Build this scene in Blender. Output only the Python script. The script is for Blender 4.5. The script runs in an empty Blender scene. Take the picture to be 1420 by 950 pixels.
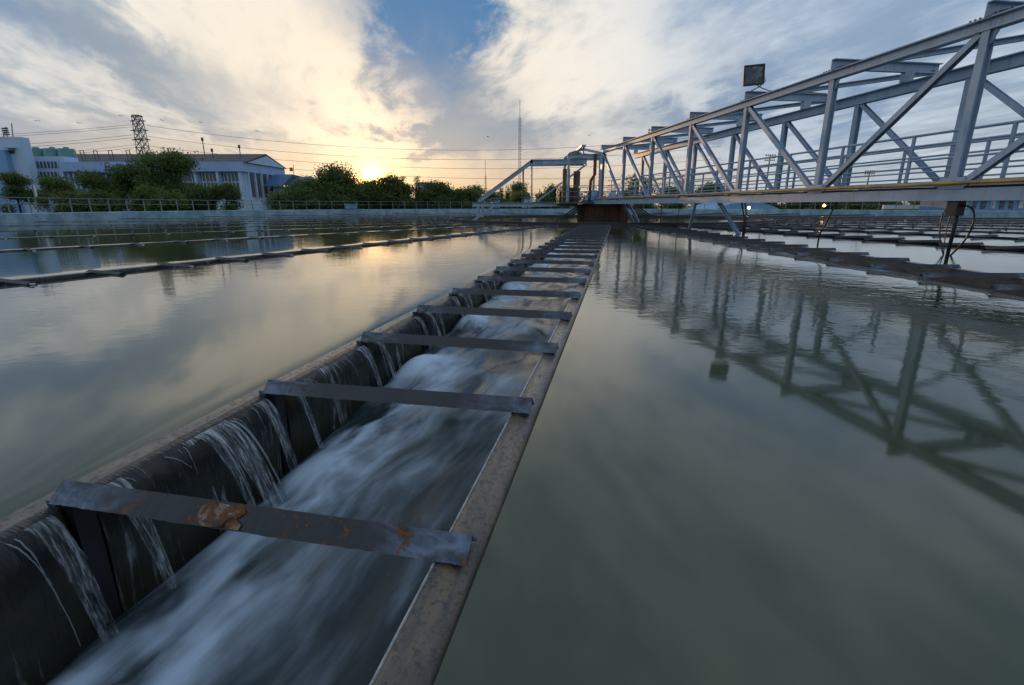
import bpy, bmesh, math, random
from mathutils import Vector, Matrix, noise
R = math.radians
sc = bpy.context.scene
COL = sc.collection

# ------------------------------------------------------------------ camera
CAM_H = 1.0                       # metres above the basin water
FPX, PITCH = 683.0, 15.546        # focal length in pixels of a 1420 px frame, downward pitch
cam = bpy.data.cameras.new('camera'); camo = bpy.data.objects.new('camera', cam); COL.objects.link(camo)
cam.sensor_width = 36.0; cam.lens = FPX / 1420.0 * 36.0
cam.clip_start = 0.05; cam.clip_end = 6000
camo.location = (0, 0, CAM_H); camo.rotation_euler = (R(90 - PITCH), 0, 0)
sc.camera = camo

# ------------------------------------------------------------------ sky, sun, exposure
SUN_AZ, SUN_EL = -15.1, 2.95       # azimuth from +Y towards +X, elevation
sun_dir = Vector((math.sin(R(SUN_AZ)) * math.cos(R(SUN_EL)), math.cos(R(SUN_AZ)) * math.cos(R(SUN_EL)), math.sin(R(SUN_EL))))
sl = bpy.data.lights.new('sun', 'SUN'); so = bpy.data.objects.new('sun', sl); COL.objects.link(so)
sl.energy = 1.0; sl.angle = R(0.6); sl.color = (1.0, 0.56, 0.22)
so.rotation_euler = sun_dir.to_track_quat('Z', 'Y').to_euler()

sc.view_settings.view_transform = 'Standard'; sc.view_settings.look = 'None'
sc.view_settings.exposure = 0.62; sc.view_settings.gamma = 1.0
sc.view_settings.use_curve_mapping = False
sc.cycles.use_denoising = True
sc.cycles.max_bounces = 6; sc.cycles.transparent_max_bounces = 12
sc.cycles.caustics_reflective = False; sc.cycles.caustics_refractive = False
sc.cycles.sample_clamp_indirect = 4.0

class NT:
    """small helper for writing node trees"""
    def __init__(s, tree): s.t = tree; s.n = tree.nodes; s.l = tree.links
    def node(s, typ, **kw):
        n = s.n.new(typ)
        for k, v in kw.items(): setattr(n, k, v)
        return n
    def put(s, sock, v):
        if v is None: return
        if hasattr(v, 'is_output') or isinstance(v, bpy.types.NodeSocket): s.l.new(v, sock)
        else:
            if isinstance(v, (tuple, list)) and sock.type == 'RGBA' and len(v) == 3: v = (*v, 1)
            sock.default_value = v
    def m(s, op, a, b=None, c=None, clamp=False):
        n = s.node('ShaderNodeMath', operation=op); n.use_clamp = clamp
        s.put(n.inputs[0], a); s.put(n.inputs[1], b); s.put(n.inputs[2], c); return n.outputs[0]
    def vm(s, op, a, b=None):
        n = s.node('ShaderNodeVectorMath', operation=op)
        s.put(n.inputs[0], a); s.put(n.inputs[1], b)
        return n.outputs['Value'] if op in ('DOT_PRODUCT', 'LENGTH', 'DISTANCE') else n.outputs[0]
    def scale(s, v, k):
        n = s.node('ShaderNodeVectorMath', operation='SCALE'); s.put(n.inputs[0], v); s.put(n.inputs['Scale'], k); return n.outputs[0]
    def xyz(s, x, y, z):
        n = s.node('ShaderNodeCombineXYZ'); s.put(n.inputs[0], x); s.put(n.inputs[1], y); s.put(n.inputs[2], z); return n.outputs[0]
    def sep(s, v):
        n = s.node('ShaderNodeSeparateXYZ'); s.put(n.inputs[0], v); return n.outputs
    def noise(s, v, scale, detail=4, rough=.5, dist=0, out='Fac'):
        n = s.node('ShaderNodeTexNoise'); s.put(n.inputs['Vector'], v); s.put(n.inputs['Scale'], scale)
        s.put(n.inputs['Detail'], detail); s.put(n.inputs['Roughness'], rough); s.put(n.inputs['Distortion'], dist)
        return n.outputs[out]
    def ss(s, x, a, b, lo=0., hi=1., kind='SMOOTHSTEP'):
        n = s.node('ShaderNodeMapRange', interpolation_type=kind); n.clamp = True
        s.put(n.inputs['Value'], x); s.put(n.inputs['From Min'], a); s.put(n.inputs['From Max'], b)
        s.put(n.inputs['To Min'], lo); s.put(n.inputs['To Max'], hi); return n.outputs[0]
    def mix(s, f, a, b, typ='MIX'):
        n = s.node('ShaderNodeMix', data_type='RGBA', blend_type=typ); n.clamp_factor = True
        s.put(n.inputs[0], f); s.put(n.inputs[6], a); s.put(n.inputs[7], b); return n.outputs[2]
    def bump(s, h, strength=.3, dist=.01, normal=None):
        n = s.node('ShaderNodeBump'); s.put(n.inputs['Height'], h); s.put(n.inputs['Strength'], strength)
        s.put(n.inputs['Distance'], dist); s.put(n.inputs['Normal'], normal); return n.outputs[0]

world = bpy.data.worlds.new('World'); sc.world = world; world.use_nodes = True
world.node_tree.nodes.clear()
W = NT(world.node_tree)
def build_sky():
    out = W.node('ShaderNodeOutputWorld'); bg = W.node('ShaderNodeBackground')
    W.l.new(bg.outputs[0], out.inputs[0]); bg.inputs['Strength'].default_value = 0.1
    sky = W.node('ShaderNodeTexSky', sky_type='NISHITA'); sky.sun_disc = False
    sky.sun_elevation = R(SUN_EL); sky.sun_rotation = R(SUN_AZ)
    sky.air_density = 1.0; sky.dust_density = 1.2; sky.ozone_density = 2.0
    d = W.vm('NORMALIZE', W.node('ShaderNodeTexCoord').outputs['Generated'])
    x, y, z = W.sep(d)
    zz = W.m('MAXIMUM', z, 0.0)
    # cloud sheet seen in perspective; its streets run towards the sunset
    den = W.m('ADD', zz, 0.09)
    ca, sa = math.cos(R(-SUN_AZ - 2)), math.sin(R(-SUN_AZ - 2))
    px = W.m('DIVIDE', x, den); py = W.m('DIVIDE', y, den)
    b = W.m('ADD', W.m('MULTIPLY', px, ca), W.m('MULTIPLY', py, sa))      # across the streets
    a = W.m('SUBTRACT', W.m('MULTIPLY', py, ca), W.m('MULTIPLY', px, sa)) # along the streets
    wob = W.scale(W.vm('SUBTRACT', W.noise(W.xyz(a, b, 3.1), .7, 2, .55, out='Color'), (.5, .5, .5)), 1.0)
    def cl(sa_, sb, zs, sc_, det, ro, di):
        return W.noise(W.vm('ADD', W.xyz(W.m('MULTIPLY', a, sa_), W.m('MULTIPLY', b, sb), zs), wob), sc_, det, ro, di)
    n1 = cl(.35, 1.0, 0., .9, 4, .56, 0)          # broad bands
    n2 = cl(.55, 1.9, 5., 1.5, 5, .6, 0)          # streaks
    n3 = cl(1.3, 2.6, 9., 2.6, 5, .64, 0)         # wisps
    puff = W.noise(d, 9., 5, .6, 0)
    az = W.m('MULTIPLY', W.m('ARCTAN2', x, y), 57.2958); el = W.m('MULTIPLY', W.m('ARCSINE', z), 57.2958)
    wa = W.m('ADD', W.m('MULTIPLY', W.m('SUBTRACT', n2, .5), 16.), W.m('MULTIPLY', W.m('SUBTRACT', n3, .5), 9.))
    wb_ = W.m('ADD', W.m('MULTIPLY', W.m('SUBTRACT', n1, .5), 9.), W.m('MULTIPLY', W.m('SUBTRACT', puff, .5), 9.))
    azw = W.m('ADD', az, wa); elw = W.m('ADD', el, wb_)
    def bank(a0, e0, sa_, se, rot, amp, warp=True):
        """one soft elongated cloud bank or gap at azimuth a0, elevation e0 (degrees)"""
        c_, s_ = math.cos(R(rot)), math.sin(R(rot))
        dx = W.m('SUBTRACT', azw if warp else az, a0); dy = W.m('SUBTRACT', elw if warp else el, e0)
        A = W.m('DIVIDE', W.m('ADD', W.m('MULTIPLY', dx, c_), W.m('MULTIPLY', dy, s_)), sa_)
        B = W.m('DIVIDE', W.m('SUBTRACT', W.m('MULTIPLY', dy, c_), W.m('MULTIPLY', dx, s_)), se)
        q = W.m('ADD', W.m('MULTIPLY', A, A), W.m('MULTIPLY', B, B))
        return W.m('MULTIPLY', W.m('EXPONENT', W.m('MULTIPLY', q, -1.)), amp)
    def add(*q):
        r = q[0]
        for k in q[1:]: r = W.m('ADD', r, k)
        return r
    cen = lambda n, k: W.m('MULTIPLY', W.m('SUBTRACT', n, .5), k)
    # B: how bright (sunlit, thin) the sheet is;  S: grey undersides;  H: gaps of blue
    Bf = add(.42, cen(n1, 1.0), cen(n2, 1.1), cen(n3, .7),
             bank(-21, 11, 14, 5.0, -42, .58), bank(-27, 17, 13, 6, -30, .30), bank(6, 16, 11, 8, 0, .50), bank(14, 10, 12, 5, 0, .25),
             bank(-37, 9, 13, 1.6, -12, .25))
    Sf = add(.10, cen(n2, 1.1), cen(n1, .7), cen(n3, .4),
             bank(-6, 9.2, 7, 4.4, -18, .95), bank(2, 7.0, 8, 2.6, 0, .42), bank(16, 7.8, 4.2, 1.7, 0, .75), bank(23, 9.5, 4.0, 2.8, 10, .80),
             bank(33.5, 9.5, 3.0, 4.0, 0, .60), bank(-36, 12.5, 13, 2.2, -10, .55), bank(-28, 7.6, 10, 1.3, -20, .45), bank(-42, 6, 9, 2.2, -4, .40))
    Hf = add(-.12, cen(n1, .9), cen(n2, .5),
             bank(-8.6, 17, 6.6, 7.0, 24, 1.35), bank(-9, 23, 8, 6, 0, .8), bank(-44, 13, 13, 2.6, -10, .62), bank(-46, 7.5, 10, 1.6, -6, .40), bank(22, 19, 9, 3.2, 12, .55), bank(36, 18, 8, 8, 0, .45))
    Bm = W.ss(Bf, .15, 1.0); Sm = W.ss(Sf, .12, .85); Hm = W.ss(Hf, .0, .95)
    ds = W.m('MAXIMUM', W.vm('DOT_PRODUCT', d, tuple(sun_dir)), 0.0)
    g0 = W.m('POWER', ds, 10.0); g1 = W.m('POWER', ds, 90.0); g2 = W.m('POWER', ds, 900.0); g3 = W.m('POWER', ds, 9000.0)
    thin = W.mix(W.ss(z, .02, .26), (3.6, 4.0, 4.5), (2.6, 3.4, 4.5))
    thin = W.mix(.22, thin, W.mix(1.0, sky.outputs[0], (.45, .50, .62), 'MULTIPLY'))
    lit = W.mix(g0, (5.8, 6.1, 6.4), (6.5, 6.1, 5.4))
    col = W.mix(Bm, thin, lit)
    blue = W.mix(.15, (.50, 1.65, 3.7), W.mix(1.0, sky.outputs[0], (.25, .35, .60), 'MULTIPLY'))
    col = W.mix(W.m('MULTIPLY', Hm, .95), col, blue)
    grey = W.mix(g0, (1.6, 2.25, 3.3), (2.3, 2.75, 3.4))
    col = W.mix(W.m('MULTIPLY', Sm, .88), col, grey)
    warm = W.m('MULTIPLY', W.ss(z, .0, .15, 1, 0), W.ss(ds, .72, .985, 0, .60))
    col = W.mix(warm, col, (5.6, 4.1, 2.5))
    haze = W.ss(z, .0, .075, .55, 0)
    col = W.mix(haze, col, W.mix(W.ss(ds, .6, .97), (3.5, 3.8, 4.2), (5.0, 3.8, 2.5)))
    col = W.mix(1.0, col, W.mix(W.ss(ds, .70, .97), (.84, .88, .92), (1.0, .92, .82)), 'MULTIPLY')
    # the dome darkens and turns bluer away from the sunset
    sd = W.vm('DOT_PRODUCT', d, tuple(sun_dir))
    col = W.mix(1.0, col, W.mix(W.ss(sd, -.5, .86), (.92, .90, .88), (1, 1, 1)), 'MULTIPLY')
    soft = W.ss(Sm, 0, 1, 1, .45)
    col = W.vm('ADD', col, W.scale((3.0, 1.75, .55), W.m('MULTIPLY', g1, soft)))
    col = W.vm('ADD', col, W.scale((6.5, 3.2, .5), W.m('MULTIPLY', g2, soft)))
    col = W.vm('ADD', col, W.scale((60., 30., 5.), W.m('POWER', ds, 6500.0)))
    col = W.mix(W.ss(z, -.06, .0, 1, 0), col, (1.2, 1.25, 1.2))
    W.l.new(col, bg.inputs['Color'])
build_sky()
world.cycles.sampling_method = 'MANUAL'; world.cycles.sample_map_resolution = 512

# ------------------------------------------------------------------ materials
MATS = {}
def new_mat(name):
    m = bpy.data.materials.new(name); m.use_nodes = True
    t = NT(m.node_tree); b = t.n['Principled BSDF']; MATS[name] = m
    return m, t, b
def obj_co(t): return t.node('ShaderNodeTexCoord').outputs['Object']
def plain(name, c, rough=.6, var=.25, scale=3., metal=0., bump=.0, c2=None, spec=.5):
    m, t, b = new_mat(name)
    co = obj_co(t); n = t.noise(co, scale, 6, .6)
    c2 = c2 or tuple(v * (1 - var) for v in c)
    t.put(b.inputs['Base Color'], t.mix(t.ss(n, .35, .68), c, c2))
    b.inputs['Roughness'].default_value = rough; b.inputs['Metallic'].default_value = metal
    b.inputs['Specular IOR Level'].default_value = spec
    if bump: t.put(b.inputs['Normal'], t.bump(t.noise(co, scale * 6, 5, .6), bump, .01))
    return m
plain('grass', (.06, .085, .03), .9, .4, .6)
plain('tank_blue', (.34, .50, .60), .6, .0, 1.1, c2=(.17, .30, .38))
plain('wall_white', (.50, .66, .84), .75, .12, .6)
plain('wall_blue', (.22, .42, .70), .7, .15, .6)
plain('band_blue', (.36, .52, .82), .7, .12, .4)
plain('roof_grey', (.10, .10, .11), .8, .3, .8)
plain('roof_blue', (.07, .17, .34), .55, .25, 1.)
plain('dark_glass', (.03, .04, .06), .12, .3, .5, spec=.8)
plain('window_shade', (.10, .12, .15), .5, .3, .9)
plain('tank_green', (.16, .34, .33), .6, .25, 1.)
plain('rail_steel', (.22, .26, .29), .4, .25, 2., metal=.5)
plain('tower_steel', (.10, .11, .12), .6, .2, 1.)
plain('wire', (.06, .06, .07), .7, .0)
plain('bird', (.03, .03, .03), .9, .0)
plain('bark', (.09, .07, .05), .9, .35, 4.)
plain('black_steel', (.022, .022, .025), .45, .3, 6.)
plain('hose', (.012, .012, .013), .35, .2)
plain('rust_drum', (.055, .036, .026), .8, .5, 1.5, c2=(.12, .055, .028))
plain('red_pipe', (.16, .05, .035), .6, .4, 3.)
plain('motor_brown', (.16, .12, .08), .6, .4, 3.)
plain('deck', (.12, .12, .12), .7, .3, 2.)
plain('white_paint', (.72, .74, .76), .5, .1, 2.)
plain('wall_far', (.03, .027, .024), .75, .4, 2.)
plain('ring_dark', (.035, .033, .03), .45, .5, 1.6)

def truss_paint():
    m, t, b = new_mat('truss_paint')
    co = obj_co(t)
    n = t.noise(co, 1.3, 6, .62); st = t.noise(t.vm('MULTIPLY', co, (9, 9, 1.0)), 1.0, 4, .6)
    c = t.mix(t.ss(n, .35, .7), (.36, .47, .60), (.28, .37, .48))
    c = t.mix(t.ss(st, .52, .74, 0, .6), c, (.15, .17, .19))
    rust = t.ss(t.noise(co, 3.6, 8, .72), .62, .72, 0, .8)
    c = t.mix(rust, c, (.12, .06, .035))
    t.put(b.inputs['Base Color'], c); b.inputs['Roughness'].default_value = .42
    t.put(b.inputs['Normal'], t.bump(t.noise(co, 25, 4, .6), .08, .01))
truss_paint()
def yellow():
    m, t, b = new_mat('yellow_paint'); co = obj_co(t)
    c = t.mix(t.ss(t.noise(co, 1.8, 6, .65), .42, .62), (.55, .30, .035), (.33, .17, .04))
    c = t.mix(t.ss(t.noise(co, 2.7, 6, .7), .60, .68), c, (.11, .10, .09))
    t.put(b.inputs['Base Color'], c); b.inputs['Roughness'].default_value = .45
yellow()
def bar_mat(name, rust_amt, worn, gloss=.38):
    m, t, b = new_mat(name); co = obj_co(t)
    x, y, z = t.sep(co)
    rnd = t.node('ShaderNodeObjectInfo').outputs['Random']
    cc = t.vm('ADD', co, t.xyz(t.m('MULTIPLY', rnd, 37.), t.m('MULTIPLY', rnd, 11.), 0))
    ay = t.m('ABSOLUTE', y)
    n = t.noise(cc, 6., 7, .65, .4); nf = t.noise(cc, 32., 6, .7, .5)
    c = t.mix(t.ss(n, .35, .7), (.030, .033, .041), (.019, .021, .025))
    ed = t.m('ADD', ay, t.m('MULTIPLY', t.m('SUBTRACT', n, .5), .55))
    sm = t.noise(t.vm('MULTIPLY', cc, (2.2, 1, 2.2)), 7., 5, .6, .6)
    wm = t.m('MULTIPLY', t.ss(ed, .36, .66), t.ss(t.m('ADD', t.m('MULTIPLY', sm, .75), t.m('MULTIPLY', nf, .25)), .36, .66, 0, worn))
    wm = t.m('MULTIPLY', wm, t.ss(ay, .70, .77, 1, .35))
    c = t.mix(wm, c, (.21, .29, .42))
    rm = t.ss(t.m('ADD', t.m('MULTIPLY', n, .55), t.m('MULTIPLY', nf, .45)), .64 - rust_amt, .70 - rust_amt)
    c = t.mix(rm, c, t.mix(t.ss(nf, .40, .62), (.055, .028, .017), (.20, .085, .03)))
    t.put(b.inputs['Base Color'], c)
    t.put(b.inputs['Roughness'], t.mix(rm, (gloss,) * 3, (.85, .85, .85)))
    t.put(b.inputs['Normal'], t.bump(t.m('ADD', nf, t.m('MULTIPLY', rm, .8)), .35, .006))
bar_mat('bar_paint', .045, .60); bar_mat('bar_far', .02, .12, .65); bar_mat('bar_rusty', .105, .9)
def rust_patch():
    m, t, b = new_mat('rust_flake'); co = obj_co(t); n = t.noise(co, 30, 7, .7, .6)
    c = t.mix(t.ss(n, .38, .52), (.035, .020, .015), (.17, .07, .025)); c = t.mix(t.ss(t.noise(co, 11, 4, .6, .8), .50, .60), c, (.30, .20, .12)); c = t.mix(t.ss(n, .58, .66), c, (.34, .36, .40))
    t.put(b.inputs['Base Color'], c); b.inputs['Roughness'].default_value = .8
    t.put(b.inputs['Normal'], t.bump(n, .8, .01))
rust_patch()
def lip_mat():
    m, t, b = new_mat('lip_wet'); co = obj_co(t)
    n = t.noise(t.vm('MULTIPLY', co, (1.0, 5, 5)), 3.2, 8, .7, .4); f = t.noise(co, 46., 6, .72)
    c = t.mix(t.ss(n, .38, .62), (.17, .125, .08), (.085, .072, .066))
    c = t.mix(t.ss(f, .52, .62, 0, .75), c, (.035, .033, .038))
    t.put(b.inputs['Base Color'], c)
    t.put(b.inputs['Roughness'], t.ss(f, .4, .65, .18, .45))
    t.put(b.inputs['Normal'], t.bump(f, .35, .006))
lip_mat()
plain('pale_highlight', (.42, .42, .40), .12, .5, 30.)  # pale glossy colour for the highlight drawn along the lip edge
plain('trough_steel', (.04, .038, .033), .5, .5, 3., bump=.3)

def basin_water():
    m, t, b = new_mat('basin_water')
    co = t.node('ShaderNodeNewGeometry').outputs['Position']
    big = t.noise(co, .10, 3, .5); patch = t.ss(t.noise(co, .16, 3, .5), .40, .62, .55, 1.)
    body = t.mix(t.ss(big, .3, .7), (.048, .060, .025), (.037, .050, .024))
    t.put(b.inputs['Base Color'], body)
    b.inputs['Roughness'].default_value = .055; b.inputs['IOR'].default_value = 1.62
    w1 = t.noise(t.vm('MULTIPLY', co, (1., 1.35, 1)), 3.4, 3, .55, .3)
    w2 = t.noise(t.vm('MULTIPLY', co, (.8, 1.2, 1)), 8.0, 3, .6, .2); w3 = t.noise(co, .9, 2, .5)
    h = t.m('ADD', t.m('MULTIPLY', w1, .6), t.m('ADD', t.m('MULTIPLY', w2, .24), t.m('MULTIPLY', w3, .9)))
    dist = t.vm('LENGTH', t.vm('MULTIPLY', co, (1, 1, 0)))
    gx = t.sep(co)[0]
    amt = t.m('MULTIPLY', t.m('MULTIPLY', t.ss(dist, 2.5, 7.0, .06, 1.0), t.ss(gx, -3., 3., .55, 1.3)), patch)
    t.put(b.inputs['Normal'], t.bump(h, t.m('MULTIPLY', amt, .19), .035))
basin_water()
def flow_water():
    m, t, b = new_mat('flow_water'); co = obj_co(t)
    x, y, z = t.sep(co)
    wb = t.scale(t.vm('SUBTRACT', t.noise(co, 1.3, 2, .5, out='Color'), (.5, .5, .5)), 1.0)
    c1 = t.vm('ADD', t.xyz(t.m('MULTIPLY', t.m('SUBTRACT', x, t.m('MULTIPLY', y, .55)), .8), t.m('MULTIPLY', t.m('ADD', y, t.m('MULTIPLY', x, .16)), 3.6), 0), wb)
    n1 = t.noise(c1, 1.15, 4, .52, .25)
    c2 = t.vm('ADD', t.xyz(t.m('MULTIPLY', x, 1.2), t.m('MULTIPLY', t.m('ADD', y, t.m('MULTIPLY', x, .22)), 12.), 4), t.scale(wb, 2.))
    n2 = t.noise(c2, 1.6, 4, .5, .2)
    foam = t.m('ADD', t.m('MULTIPLY', n1, .98), t.m('MULTIPLY', n2, .15))
    foam = t.m('ADD', foam, t.m('MULTIPLY', t.m('MULTIPLY', t.ss(y, -.64, -.44), t.ss(y, -.34, .15, 1, 0)), t.ss(t.noise(t.xyz(t.m('MULTIPLY', x, 1.0), t.m('MULTIPLY', y, 1.6), 3), 2.4, 3, .55), .34, .62, .04, .27)))
    foam = t.m('ADD', foam, t.m('MULTIPLY', t.ss(x, 24.0, 25.4), t.ss(y, -.5, .35, .14, -.02)))           # where the falls land
    hgt = t.ss(t.node('ShaderNodeAttribute', attribute_name='crest').outputs['Fac'], .0, 1., -.14, .26)
    foam = t.m('ADD', foam, hgt)
    f = t.m('POWER', t.ss(foam, .50, 1.10), 1.15)
    c = t.mix(f, (.026, .040, .044), (.56, .70, .86))
    t.put(b.inputs['Base Color'], c)
    t.put(b.inputs['Roughness'], t.ss(f, 0, .7, .16, .60)); b.inputs['IOR'].default_value = 1.33
    t.put(b.inputs['Normal'], t.bump(t.m('ADD', n1, t.m('MULTIPLY', n2, .15)), .22, .05))
flow_water()
def curtain():
    m, t, b = new_mat('curtain_water'); co = obj_co(t)
    x, y, z = t.sep(co)
    v = t.xyz(t.m('MULTIPLY', x, 1.0), t.m('MULTIPLY', z, .06), t.m('MULTIPLY', y, .05))
    wb = t.m('MULTIPLY', t.noise(t.xyz(x, z, 0), 6., 2, .5), .03)
    v = t.vm('ADD', v, t.xyz(wb, 0, 0))
    s1 = t.noise(v, 30., 4, .6); s2 = t.noise(v, 85., 3, .6)
    big = t.noise(v, 3.0, 3, .5)
    br = t.noise(t.xyz(t.m('MULTIPLY', x, 14), t.m('MULTIPLY', z, 9), 0), 1., 4, .65)
    s = t.m('ADD', t.m('MULTIPLY', s1, .6), t.m('MULTIPLY', s2, .4))
    s = t.m('ADD', s, t.m('MULTIPLY', t.m('SUBTRACT', big, .5), .5))
    line = t.m('MULTIPLY', t.ss(s, .55, .72), t.ss(br, .38, .62, .25, 1))
    fall = t.mix(t.ss(z, -.30, -.03), (.040, .044, .034), (.020, .022, .026))
    c = t.mix(line, t.mix(t.ss(br, .45, .7, 0, .6), fall, (.060, .048, .030)), (.30, .34, .36))
    t.put(b.inputs['Base Color'], c); b.inputs['IOR'].default_value = 1.33
    b.inputs['Roughness'].default_value = .13
    t.put(b.inputs['Normal'], t.bump(t.m('ADD', s1, t.m('MULTIPLY', s2, .5)), .8, .014))
curtain()
def strand():
    m, t, b = new_mat('strand_water')
    b.inputs['Base Color'].default_value = (.55, .62, .68, 1); b.inputs['Roughness'].default_value = .1
    b.inputs['IOR'].default_value = 1.33; b.inputs['Transmission Weight'].default_value = .55
strand()
def spout_mat():
    m, t, b = new_mat('spout_water'); co = obj_co(t); x, y, z = t.sep(co)
    v = t.xyz(x, t.m('MULTIPLY', z, .10), t.m('MULTIPLY', y, .10))
    n = t.m('ADD', t.m('MULTIPLY', t.noise(v, 70., 3, .6), .6), t.m('MULTIPLY', t.noise(v, 200., 2, .6), .4))
    b.inputs['Base Color'].default_value = (.60, .66, .72, 1); b.inputs['Roughness'].default_value = .15; b.inputs['IOR'].default_value = 1.33
    t.put(b.inputs['Normal'], t.bump(n, .6, .01))
    t.put(b.inputs['Alpha'], t.ss(n, .42, .70, .05, .72))
spout_mat()
def leaf(name, c1, c2):
    m, t, b = new_mat(name); co = obj_co(t)
    n = t.noise(co, 1.1, 4, .6); f = t.noise(co, 7., 3, .6)
    c = t.mix(t.ss(n, .35, .66), c1, c2); c = t.mix(t.ss(f, .45, .7, 0, .6), c, tuple(v * 1.5 for v in c2))
    t.put(b.inputs['Base Color'], c); b.inputs['Roughness'].default_value = .6
    tr = t.node('ShaderNodeBsdfTranslucent'); t.put(tr.inputs['Color'], t.mix(.5, c, (.16, .20, .03)))
    mx = t.node('ShaderNodeMixShader'); mx.inputs[0].default_value = .45
    t.l.new(b.outputs[0], mx.inputs[1]); t.l.new(tr.outputs[0], mx.inputs[2])
    t.l.new(mx.outputs[0], t.n['Material Output'].inputs[0])
leaf('leaf_dark', (.06, .115, .03), (.12, .18, .05))
leaf('leaf_mid', (.08, .12, .03), (.13, .18, .045))
leaf('leaf_pale', (.055, .095, .025), (.11, .155, .045))
def lamp_mat(name, c, k):
    m, t, b = new_mat(name); b.inputs['Base Color'].default_value = (*c, 1)
    b.inputs['Emission Color'].default_value = (*c, 1); b.inputs['Emission Strength'].default_value = k
lamp_mat('lamp_orange', (1., .42, .10), 9.); lamp_mat('lamp_white', (1., .93, .82), 6.)
def flood_glass():
    m, t, b = new_mat('flood_glass'); co = obj_co(t)
    t.put(b.inputs['Base Color'], t.mix(t.ss(t.noise(co, 5, 4, .6), .42, .6), (.03, .05, .06), (.16, .22, .27)))
    b.inputs['Roughness'].default_value = .12
flood_glass()

# ------------------------------------------------------------------ mesh helpers
class MB:
    def __init__(s): s.v = []; s.f = []
    def add(s, vs, fs):
        o = len(s.v); s.v += [tuple(v) for v in vs]; s.f += [tuple(i + o for i in f) for f in fs]
    def box(s, lo, hi):
        x0, y0, z0 = lo; x1, y1, z1 = hi
        s.add([(x0, y0, z0), (x1, y0, z0), (x1, y1, z0), (x0, y1, z0), (x0, y0, z1), (x1, y0, z1), (x1, y1, z1), (x0, y1, z1)],
              [(3, 2, 1, 0), (4, 5, 6, 7), (0, 1, 5, 4), (1, 2, 6, 5), (2, 3, 7, 6), (3, 0, 4, 7)])
    def sweep(s, A, B, prof, up=(0, 0, 1)):
        A = Vector(A); B = Vector(B); d = (B - A).normalized(); up = Vector(up)
        side = d.cross(up)
        if side.length < 1e-4: side = d.cross(Vector((1, 0, 0)))
        side.normalize(); up = side.cross(d).normalized(); n = len(prof)
        s.add([A + side * p[0] + up * p[1] for p in prof] + [B + side * p[0] + up * p[1] for p in prof],
              [(i, (i + 1) % n, n + (i + 1) % n, n + i) for i in range(n)] + [tuple(range(n - 1, -1, -1)), tuple(range(n, 2 * n))])
    def bar(s, A, B, w, h, up=(0, 0, 1)):
        s.sweep(A, B, [(-w / 2, -h / 2), (w / 2, -h / 2), (w / 2, h / 2), (-w / 2, h / 2)], up)
    def ibeam(s, A, B, w, h, t=.02, up=(0, 0, 1)):
        a, b, k = w / 2, h / 2, t / 2
        s.sweep(A, B, [(-a, -b), (a, -b), (a, -b + t), (k, -b + t), (k, b - t), (a, b - t), (a, b), (-a, b), (-a, b - t), (-k, b - t), (-k, -b + t), (-a, -b + t)], up)
    def channel(s, A, B, w, h, t=.015, up=(0, 0, 1)):
        a, b = w / 2, h / 2
        s.sweep(A, B, [(-a, -b), (a, -b), (a, -b + t), (-a + t, -b + t), (-a + t, b - t), (a, b - t), (a, b), (-a, b)], up)
    def cyl(s, A, B, r, n=8, r2=None):
        r2 = r if r2 is None else r2
        A = Vector(A); B = Vector(B); d = (B - A).normalized()
        e = d.cross(Vector((0, 0, 1)) if abs(d.z) < .9 else Vector((1, 0, 0))).normalized(); g = e.cross(d)
        ring = [(math.cos(2 * math.pi * i / n), math.sin(2 * math.pi * i / n)) for i in range(n)]
        s.add([A + (e * c + g * q) * r for c, q in ring] + [B + (e * c + g * q) * r2 for c, q in ring],
              [(i, n + i, n + (i + 1) % n, (i + 1) % n) for i in range(n)] + [tuple(range(n)), tuple(range(2 * n - 1, n - 1, -1))])
    def tube(s, pts, r, n=6):
        pts = [Vector(p) for p in pts]; m = len(pts); vs = []; fs = []
        for i, p in enumerate(pts):
            d = (pts[min(i + 1, m - 1)] - pts[max(i - 1, 0)]).normalized()
            e = d.cross(Vector((0, 0, 1)) if abs(d.z) < .95 else Vector((1, 0, 0))).normalized(); g = e.cross(d)
            rr = r[i] if isinstance(r, (list, tuple)) else r
            vs += [p + (e * math.cos(2 * math.pi * k / n) + g * math.sin(2 * math.pi * k / n)) * rr for k in range(n)]
        for i in range(m - 1):
            for k in range(n):
                fs.append((i * n + k, (i + 1) * n + k, (i + 1) * n + (k + 1) % n, i * n + (k + 1) % n))
        fs += [tuple(range(n)), tuple(range(m * n - 1, (m - 1) * n - 1, -1))]
        s.add(vs, fs)
    def mesh(s, name, mat, off=(0, 0, 0), smooth=False):
        me = bpy.data.meshes.new(name); o = Vector(off)
        me.from_pydata([tuple(Vector(v) - o) for v in s.v], [], s.f); me.update()
        me.materials.append(MATS[mat])
        if smooth: me.polygons.foreach_set('use_smooth', [True] * len(me.polygons))
        return me
    def build(s, name, mat, parent=None, smooth=False):
        """vertices are in world space; the object sits at its parent's origin"""
        off = parent_origin(parent)
        o = bpy.data.objects.new(name, s.mesh(name, mat, off, smooth)); COL.objects.link(o)
        if parent: o.parent = parent
        return o
def parent_origin(p):
    v = Vector((0, 0, 0))
    while p: v = v + Vector(p.location); p = p.parent
    return v
def tag(o, label=None, cat=None, group=None, kind=None):
    if label: o['label'] = label
    if cat: o['category'] = cat
    if group: o['group'] = group
    if kind: o['kind'] = kind
    return o
def empty(name, loc, label=None, cat=None, group=None, rz=0):
    o = bpy.data.objects.new(name, None); o.empty_display_size = .2; COL.objects.link(o)
    o.location = loc; o.rotation_euler = (0, 0, rz)
    return tag(o, label, cat, group)
def struct(o): o['kind'] = 'structure'; return o
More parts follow.
